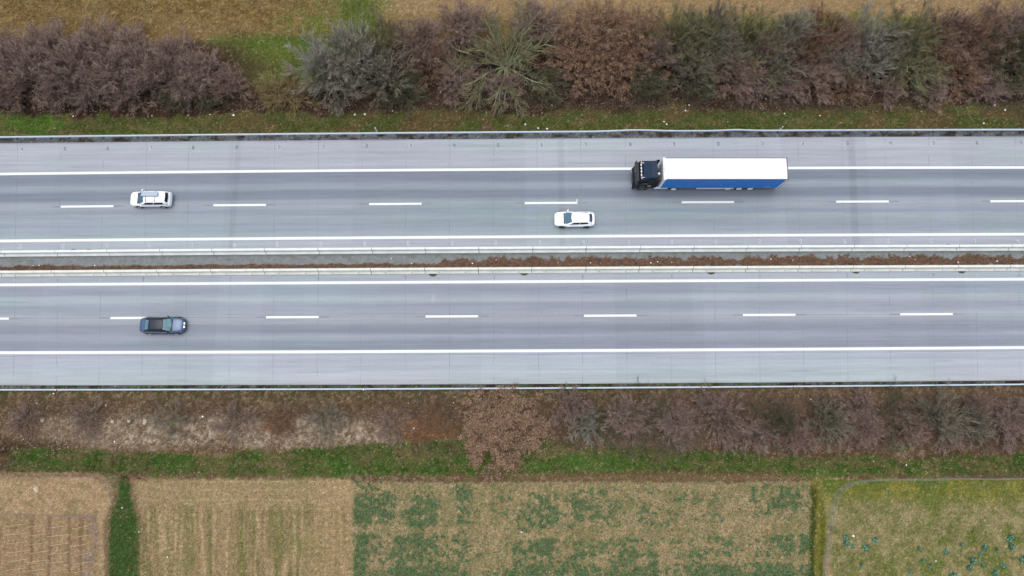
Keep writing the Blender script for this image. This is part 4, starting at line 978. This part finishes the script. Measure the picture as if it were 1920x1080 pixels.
# leaf litter
def lmask(px, py, X, Y):
    n = fbm(X*1.1, Y*1.1, 61)
    return np.clip((py > 700)*(band(py, 768, 842, 10)*(1-sst(720, 800, px))*.9+band(py, 740, 850, 8)*sst(760, 820, px)*.35)*sst(.3, .6, n)+(py < 300)*band(py, 186, 212, 10)*.3+(py > 838)*.12*band(py, 838, 895, 5), 0, 1)
X, Y, _, _ = scatter(170000, -60, 1980, 170, 898, lambda px, py, X, Y: lmask(px, py, X, Y)*((py < 215) | (py > 738)))
P = np.stack([X, Y, gz(X, Y)+R.uniform(.02, .08, len(X))], -1)
stuff('leaf_litter', leaves(R, P, .14, .25), mat('fallen leaves', (0, 0, 0), rough=.9, spec=.1, island=ramp((108, 86, 70), (146, 124, 106), (186, 166, 146), (220, 206, 190), (128, 98, 72))), 'pale pinkish fallen leaves lying under the shrubs beside the road', 'leaf litter')
# tangled dead undergrowth below and above the road
def arcs(X, Y, h, Ln, r):
    n = len(X); P = np.stack([X, Y, gz(X, Y)], -1); az = R.uniform(0, 6.283, n); el = R.uniform(.2, 1.3, n)
    D = np.stack([np.cos(az)*np.cos(el), np.sin(az)*np.cos(el), np.sin(el)], -1)
    pts, _ = polylines(R, P, D, Ln*R.uniform(.5, 1.3, n), 3, .25, -.18); return tubes(pts, np.full(n, r), np.full(n, r*.6), 3)
def umask(px, py, X, Y):
    n = fbm(X*.6, Y*.6, 62)
    lo = (py > 700)*(band(py, 742, 842, 8)*sst(1000, 1080, px)+band(py, 745, 790, 10)*(1-sst(1000, 1080, px))*.45+band(py, 745, 850, 8)*band(px, 770, 860, 20)*.6)
    up = (py < 400)*band(py, 150, 206, 8)*sst(560, 640, px)+(py < 400)*band(py, 120, 200, 8)*(px <= 560)*.4
    return np.clip((lo+up)*sst(.25, .5, n), 0, 1)
X, Y, _, _ = scatter(330000, -60, 1980, 110, 860, lambda px, py, X, Y: umask(px, py, X, Y)*((py < 215) | (py > 738)))
stuff('brambles', arcs(X, Y, .5, 1.1, .011), mat('dead stems', (0, 0, 0), rough=.9, spec=.1, island=ramp((92, 74, 62), (134, 112, 98), (174, 152, 134), (108, 88, 76), (150, 128, 114))), 'tangled brown dead brambles and stems filling the ground under the hedges', 'brambles')
# straw stalks on the upper left field
def smask(px, py, X, Y):
    n = fbm(X*.5, Y*.5, 63)
    return np.clip((py < 75)*((px < 270)*1.+band(px, 480, 610, 20)*.8*(py < 30)+(px < 660)*.35+(px > 700)*.08)*sst(.3, .55, n), 0, 1)
X, Y, _, _ = scatter(26000, -60, 1980, -40, 100, smask)
n = len(X); az = R.uniform(0, 6.283, n); D = np.stack([np.cos(az), np.sin(az), R.uniform(-.05, .3, n)], -1)
pts, _ = polylines(R, np.stack([X, Y, gz(X, Y)+.04], -1), norm(D), R.uniform(.25, .8, n), 2, .2, 0)
stuff('straw', tubes(pts, np.full(n, .022), np.full(n, .012), 3), mat('straw stalks', (0, 0, 0), rough=.9, spec=.1, island=ramp((150, 118, 70), (196, 166, 112), (222, 196, 150), (120, 90, 52))), 'broken yellow straw stalks scattered over the upper left field', 'straw')
# rape plants
X, Y, px, py = scatter(150000, 655, 1535, 895, 1100, lambda px, py, X, Y: crop_mask(px, py, X, Y)*.62+band(px, 663, 1522, 3)*(py > 903)*.10)
n = len(X)
P = np.stack([X, Y, gz(X, Y)+R.uniform(.03, .14, n)], -1)
M_rape = mat('rape leaves', (0, 0, 0), rough=.7, spec=.3, island=ramp((58, 104, 66), (82, 132, 88), (120, 162, 118), (74, 116, 66), (118, 128, 78)))
stuff('crop_plants', leaves(R, P, .14, .35), M_rape, 'patchy blue-green young crop plants growing in the tan field', 'crop plants')
# dead/pale stalk flecks on the fields
X, Y, px, py = scatter(60000, -60, 1980, 895, 1100, lambda px, py, X, Y: ((px > 250) & (np.abs(px-1540) > 22))*1.*.5)
P = np.stack([X, Y, gz(X, Y)+R.uniform(.02, .05, len(X))], -1)
stuff('stubble', leaves(R, P, .11, .2), mat('stubble flecks', (0, 0, 0), rough=.9, spec=.1, island=ramp((108, 96, 60), (148, 128, 96), (184, 160, 126), (104, 110, 62), (206, 186, 156))), 'short dry stubble and crop residue on the lower fields', 'stubble')
# median weeds
n = 42000; X = R.uniform(-70, 70, n); T_ = R.uniform(0.1, .95, n); k = R.uniform(0, 1, n) < weed_mask(X, T_)*.6; X, T_ = X[k], T_[k]
Y = LY('bar1', X)*(1-T_)+LY('bar2', X)*T_; n = len(X)
az = R.uniform(0, 6.283, n); el = R.uniform(.3, 1.4, n); D = np.stack([np.cos(az)*np.cos(el), np.sin(az)*np.cos(el), np.sin(el)], -1)
pts, _ = polylines(R, np.stack([X, Y, X*0], -1), D, R.uniform(.06, .26, n), 2, .2, 0)
stuff('weeds', tubes(pts, np.full(n, .022), np.full(n, .012), 3), mat('rusty weeds', (0, 0, 0), rough=.9, spec=.1, island=ramp((104, 76, 60), (156, 118, 102), (196, 162, 148), (112, 106, 74), (140, 98, 76), (176, 142, 128))), 'rusty brown dead weeds growing along the median gravel', 'weeds')

# ------------------------------------------------------------------ small things
M_lit = mat('white litter', (.8, .8, .8), rough=.6); M_stone = mat('pale stone', tuple(A(214, 196, 176)), rough=.9, vary=.2, vscale=6)
def lump(name, px, py, s, m, z=0., seed=0, flat=.5):
    x, y = map(float, G(px, py)); rng = random.Random(seed+int(px)); bm = bmesh.new(); bmesh.ops.create_icosphere(bm, subdivisions=2, radius=1)
    for v in bm.verts: v.co *= rng.uniform(.75, 1.15); v.co = Vector((v.co.x*s*1.2, v.co.y*s, v.co.z*s*flat))
    o = obj_bm(name, bm, m); o.location = (x, y, z+float(gz(np.array([x]), np.array([y]))[0])+s*flat*.4+.03); o.rotation_euler = (0, 0, rng.uniform(0, 6)); return o
for px, py, s, lb_ in ((79, 788, .22, 'pale round stone beside the leftmost shrubs below the road'), (24, 787, .14, 'small tan stone near the left edge below the road'), (211, 791, .17, 'tan stone right of the second small shrub below the road'), (242, 790, .17, 'pale tan stone, second in line right of the small shrub'),
                      (272, 791, .26, 'largest upright pale stone in the leaf litter below the road'), (396, 827, .18, 'dark brown stone near the grass edge left of centre'), (70, 918, .3, 'tan clod on the left bed below the curved field edge')):
    tag(lump('stone', px, py, s, M_stone if px != 396 else M_soil, seed=3, flat=.8), lb_, 'stone', 'stones below the road')
UL = [(102, 240), (137, 218), (285, 217), (352, 216), (394, 215), (438, 216), (45, 200), (665, 215), (684, 214), (736, 208), (786, 161), (826, 172), (852, 161), (912, 210), (952, 236), (985, 233), (1009, 240), (1026, 241), (1035, 197), (1157, 170), (1210, 165), (1285, 207), (1292, 197), (1365, 228), (1420, 179), (1436, 185), (1471, 213), (1533, 180), (1537, 217), (1577, 230), (1640, 172), (1658, 193), (1682, 183), (1728, 209), (1866, 197), (1885, 206), (1845, 231), (1245, 228), (1250, 233)]
rl = random.Random(4)
for i, (px, py) in enumerate(sorted(UL)):
    tag(lump('litter', px, py, rl.uniform(.05, .11), M_lit, seed=9, flat=.35), f'white scrap of litter above the upper guardrail, {ordinal(i+1)} from the left', 'litter', 'scraps of litter above the road')
for i, (px, py) in enumerate(sorted(((69, 756), (100, 738), (198, 760), (380, 781), (215, 828), (696, 795), (776, 803), (766, 756), (850, 755), (1067, 753), (1520, 749), (1852, 757), (1638, 865), (1700, 872), (228, 952), (260, 997), (313, 1045), (1755, 1052), (1600, 1005), (978, 998)))):
    tag(lump('litter', px, py, rl.uniform(.05, .1), M_lit, seed=8, flat=.35), f'white scrap of litter below the lower guardrail, {ordinal(i+1)} from the left', 'litter', 'scraps of litter below the road')
for i, (px, py) in enumerate(sorted(((63, 498), (74, 498), (178, 498), (734, 485), (772, 494), (886, 494), (930, 487), (1046, 493), (1107, 493), (1220, 493), (1259, 492), (1233, 491), (1445, 486), (1486, 488), (1705, 481), (1715, 487), (1796, 492), (1869, 490)))):
    o = lump('litter', px, py, rl.uniform(.045, .08), M_lit, seed=7, flat=.4); o.location.z = .06
    tag(o, f'tiny white scrap of litter among the median weeds, {ordinal(i+1)} from the left', 'litter', 'scraps of litter in the median')
# delineator posts
def delineator(px, py, lab):
    x, y = map(float, G(px, py, .5)); r = empty('marker_post', (x, y, 0)); tag(r, lab, 'marker post', 'marker posts along the guardrails')
    bm = bmesh.new(); prism(bm, [(-.06, -.05), (.06, -.05), (.05, .97), (-.05, 1.02)], -.07, .07); obj_bm('post', bm, M_lit, r, bevel=.02); box('reflector_band', M_trim, r, -.067, .067, -.077, .077, .74, .9)
for a in ((705, 243, 'white marker post behind the upper guardrail left of centre'), (1465, 240.5, 'white marker post behind the upper guardrail above the trailer'), (1487, 724.5, 'white marker post at the lower guardrail right of the brown tree'), (683, 731, 'white marker post at the lower guardrail left of the brown tree'), (109, 731.5, 'white marker post at the lower guardrail near the left edge')): delineator(*a)
# wire fence around the right meadow
M_wire = mat('fence wire', tuple(A(172, 184, 186)), rough=.5, metal=.2)
fp = [(1985, 897), (1920, 896), (1860, 897.5), (1800, 896.5), (1740, 898.5), (1680, 898), (1625, 900), (1596, 903), (1578, 911), (1567, 920), (1560, 945), (1553, 985), (1546, 1035), (1540, 1085), (1537, 1120)]
fw = [tuple(map(float, G(*p))) for p in fp]
fr = empty('wire_fence', (fw[6][0], fw[6][1], 0)); tag(fr, 'low wire mesh fence bending round the corner of the right meadow', 'fence')
ox, oy = fw[6]; rngf = random.Random(3)
segs = []
for (xa_, ya_), (xb_, yb_) in zip(fw[:-1], fw[1:]):
    L_ = math.hypot(xb_-xa_, yb_-ya_); n = max(1, round(L_/.2))
    for i in range(n): segs.append((xa_+(xb_-xa_)*i/n, ya_+(yb_-ya_)*i/n))
segs.append(fw[-1]); HF = 1.25
P0, P1 = [], []
for i in range(len(segs)-1):
    (xa_, ya_), (xb_, yb_) = segs[i], segs[i+1]
    for k in range(6):
        z0 = .06+k*HF/6; z1 = z0+HF/6
        P0.append((xa_-ox, ya_-oy, z0)); P1.append((xb_-ox, yb_-oy, z1)); P0.append((xa_-ox, ya_-oy, z1)); P1.append((xb_-ox, yb_-oy, z0))
    for z0 in (.06, HF+.06): P0.append((xa_-ox, ya_-oy, z0)); P1.append((xb_-ox, yb_-oy, z0))
P0, P1 = np.array(P0), np.array(P1); pts = np.stack([P0, P1], 1)
V, Fq = tubes(pts, np.full(len(P0), .004), np.full(len(P0), .004), 3); mesh_np('wire_mesh', V, Fq, M_wire, fr)
for i in range(0, len(segs), 13):
    x, y = segs[i]; bm = bmesh.new(); cyl(bm, (0, 0, 0), .035, HF+.25, 'z', 10); o = obj_bm('fence_post', bm, M_wire, fr); o.location = (x-ox, y-oy, (HF+.05)/2)
# strings over the left bed
M_str = mat('pale string', tuple(A(224, 206, 168)), rough=.9)
def string(px0, py0, px1, py1, r, m, nm, lab, cat, grp=None):
    a = np.array([*map(float, G(px0, py0)), .10]); b = np.array([*map(float, G(px1, py1)), .10]); n = 8
    t = np.linspace(0, 1, n+1)[:, None]; pts = a*(1-t)+b*t; pts[:, 2] += R.uniform(-.01, .02, n+1)+np.array([float(gz(np.array([p[0]]), np.array([p[1]]))[0]) for p in pts])*.5; pts[:, 1] += R.normal(0, .012, n+1)
    V, Fq = tubes(pts[None], np.array([r]), np.array([r]), 4); tag(mesh_np(nm, V, Fq, m), lab, cat, grp)
for c, (xa_, xb_) in enumerate(((14, 52), (54, 88), (92, 130), (138, 166))):
    for k in range(7):
        y = 984+k*16.5+c*1.5
        if y < 1082: string(xa_+R.uniform(-4, 4), y+3, xb_+R.uniform(-4, 6), y-2, .022, M_str, 'bed_string', f'pale string on the lower left bed, {ordinal(c+1)} column, {ordinal(k+1)} from the top', 'string', 'strings across the lower left bed')
string(-20, 963, 176, 969, .035, mat('grey purple pipe', tuple(A(150, 140, 150)), rough=.8), 'irrigation_pipe', 'long thin grey pipe lying along the top of the lower left bed', 'pipe')
# cabbage-like plants in the right meadow
rngp = random.Random(12)
cp = [(1586, 1018), (1598, 1024), (1616, 1060), (1622, 1026), (1640, 1012), (1706, 1072), (1724, 1029), (1730, 1051), (1743, 1062), (1803, 1021), (1818, 1064), (1823, 1050), (1838, 1039), (1843, 1058), (1845, 1026), (1864, 1074), (1870, 1032), (1880, 1061), (1893, 1012), (1895, 1006), (1896, 1026), (1918, 1049), (1772, 1034), (1585, 1007), (1786, 1079)]
gen = np.random.default_rng(5); Vc = []
for k in range(26):
    a = k*2.4; rr = .05+.14*(k/26); Vc.append((math.cos(a)*rr, math.sin(a)*rr, .20-.12*(k/26)))
lv = leaves(gen, np.array(Vc), .17, .35); st_ = tubes(np.array([[(0, 0, -.05), (0, 0, .18)]], float), np.array([.03]), np.array([.02]), 5)
meP = meshdata('leaf_rosette', lv); M_cab2 = mat('blue-green leaves', (0, 0, 0), rough=.7, spec=.3, island=ramp((60, 108, 88), (92, 144, 120), (130, 172, 148))); meP.materials.append(M_cab2)
for i, (px, py) in enumerate(sorted(cp)):
    x, y = map(float, G(px, py)); o = bpy.data.objects.new('leafy_plant', meP); C.collection.objects.link(o)
    s = rngp.uniform(1.1, 2.2); o.scale = (s, s, s); o.rotation_euler = (0, 0, rngp.uniform(0, 6)); o.location = (x, y, float(gz(np.array([x]), np.array([y]))[0]))
    tag(o, f'blue-green leafy plant in the fenced right meadow, {ordinal(i+1)} from the left', 'plant', 'leafy plants in the right meadow')
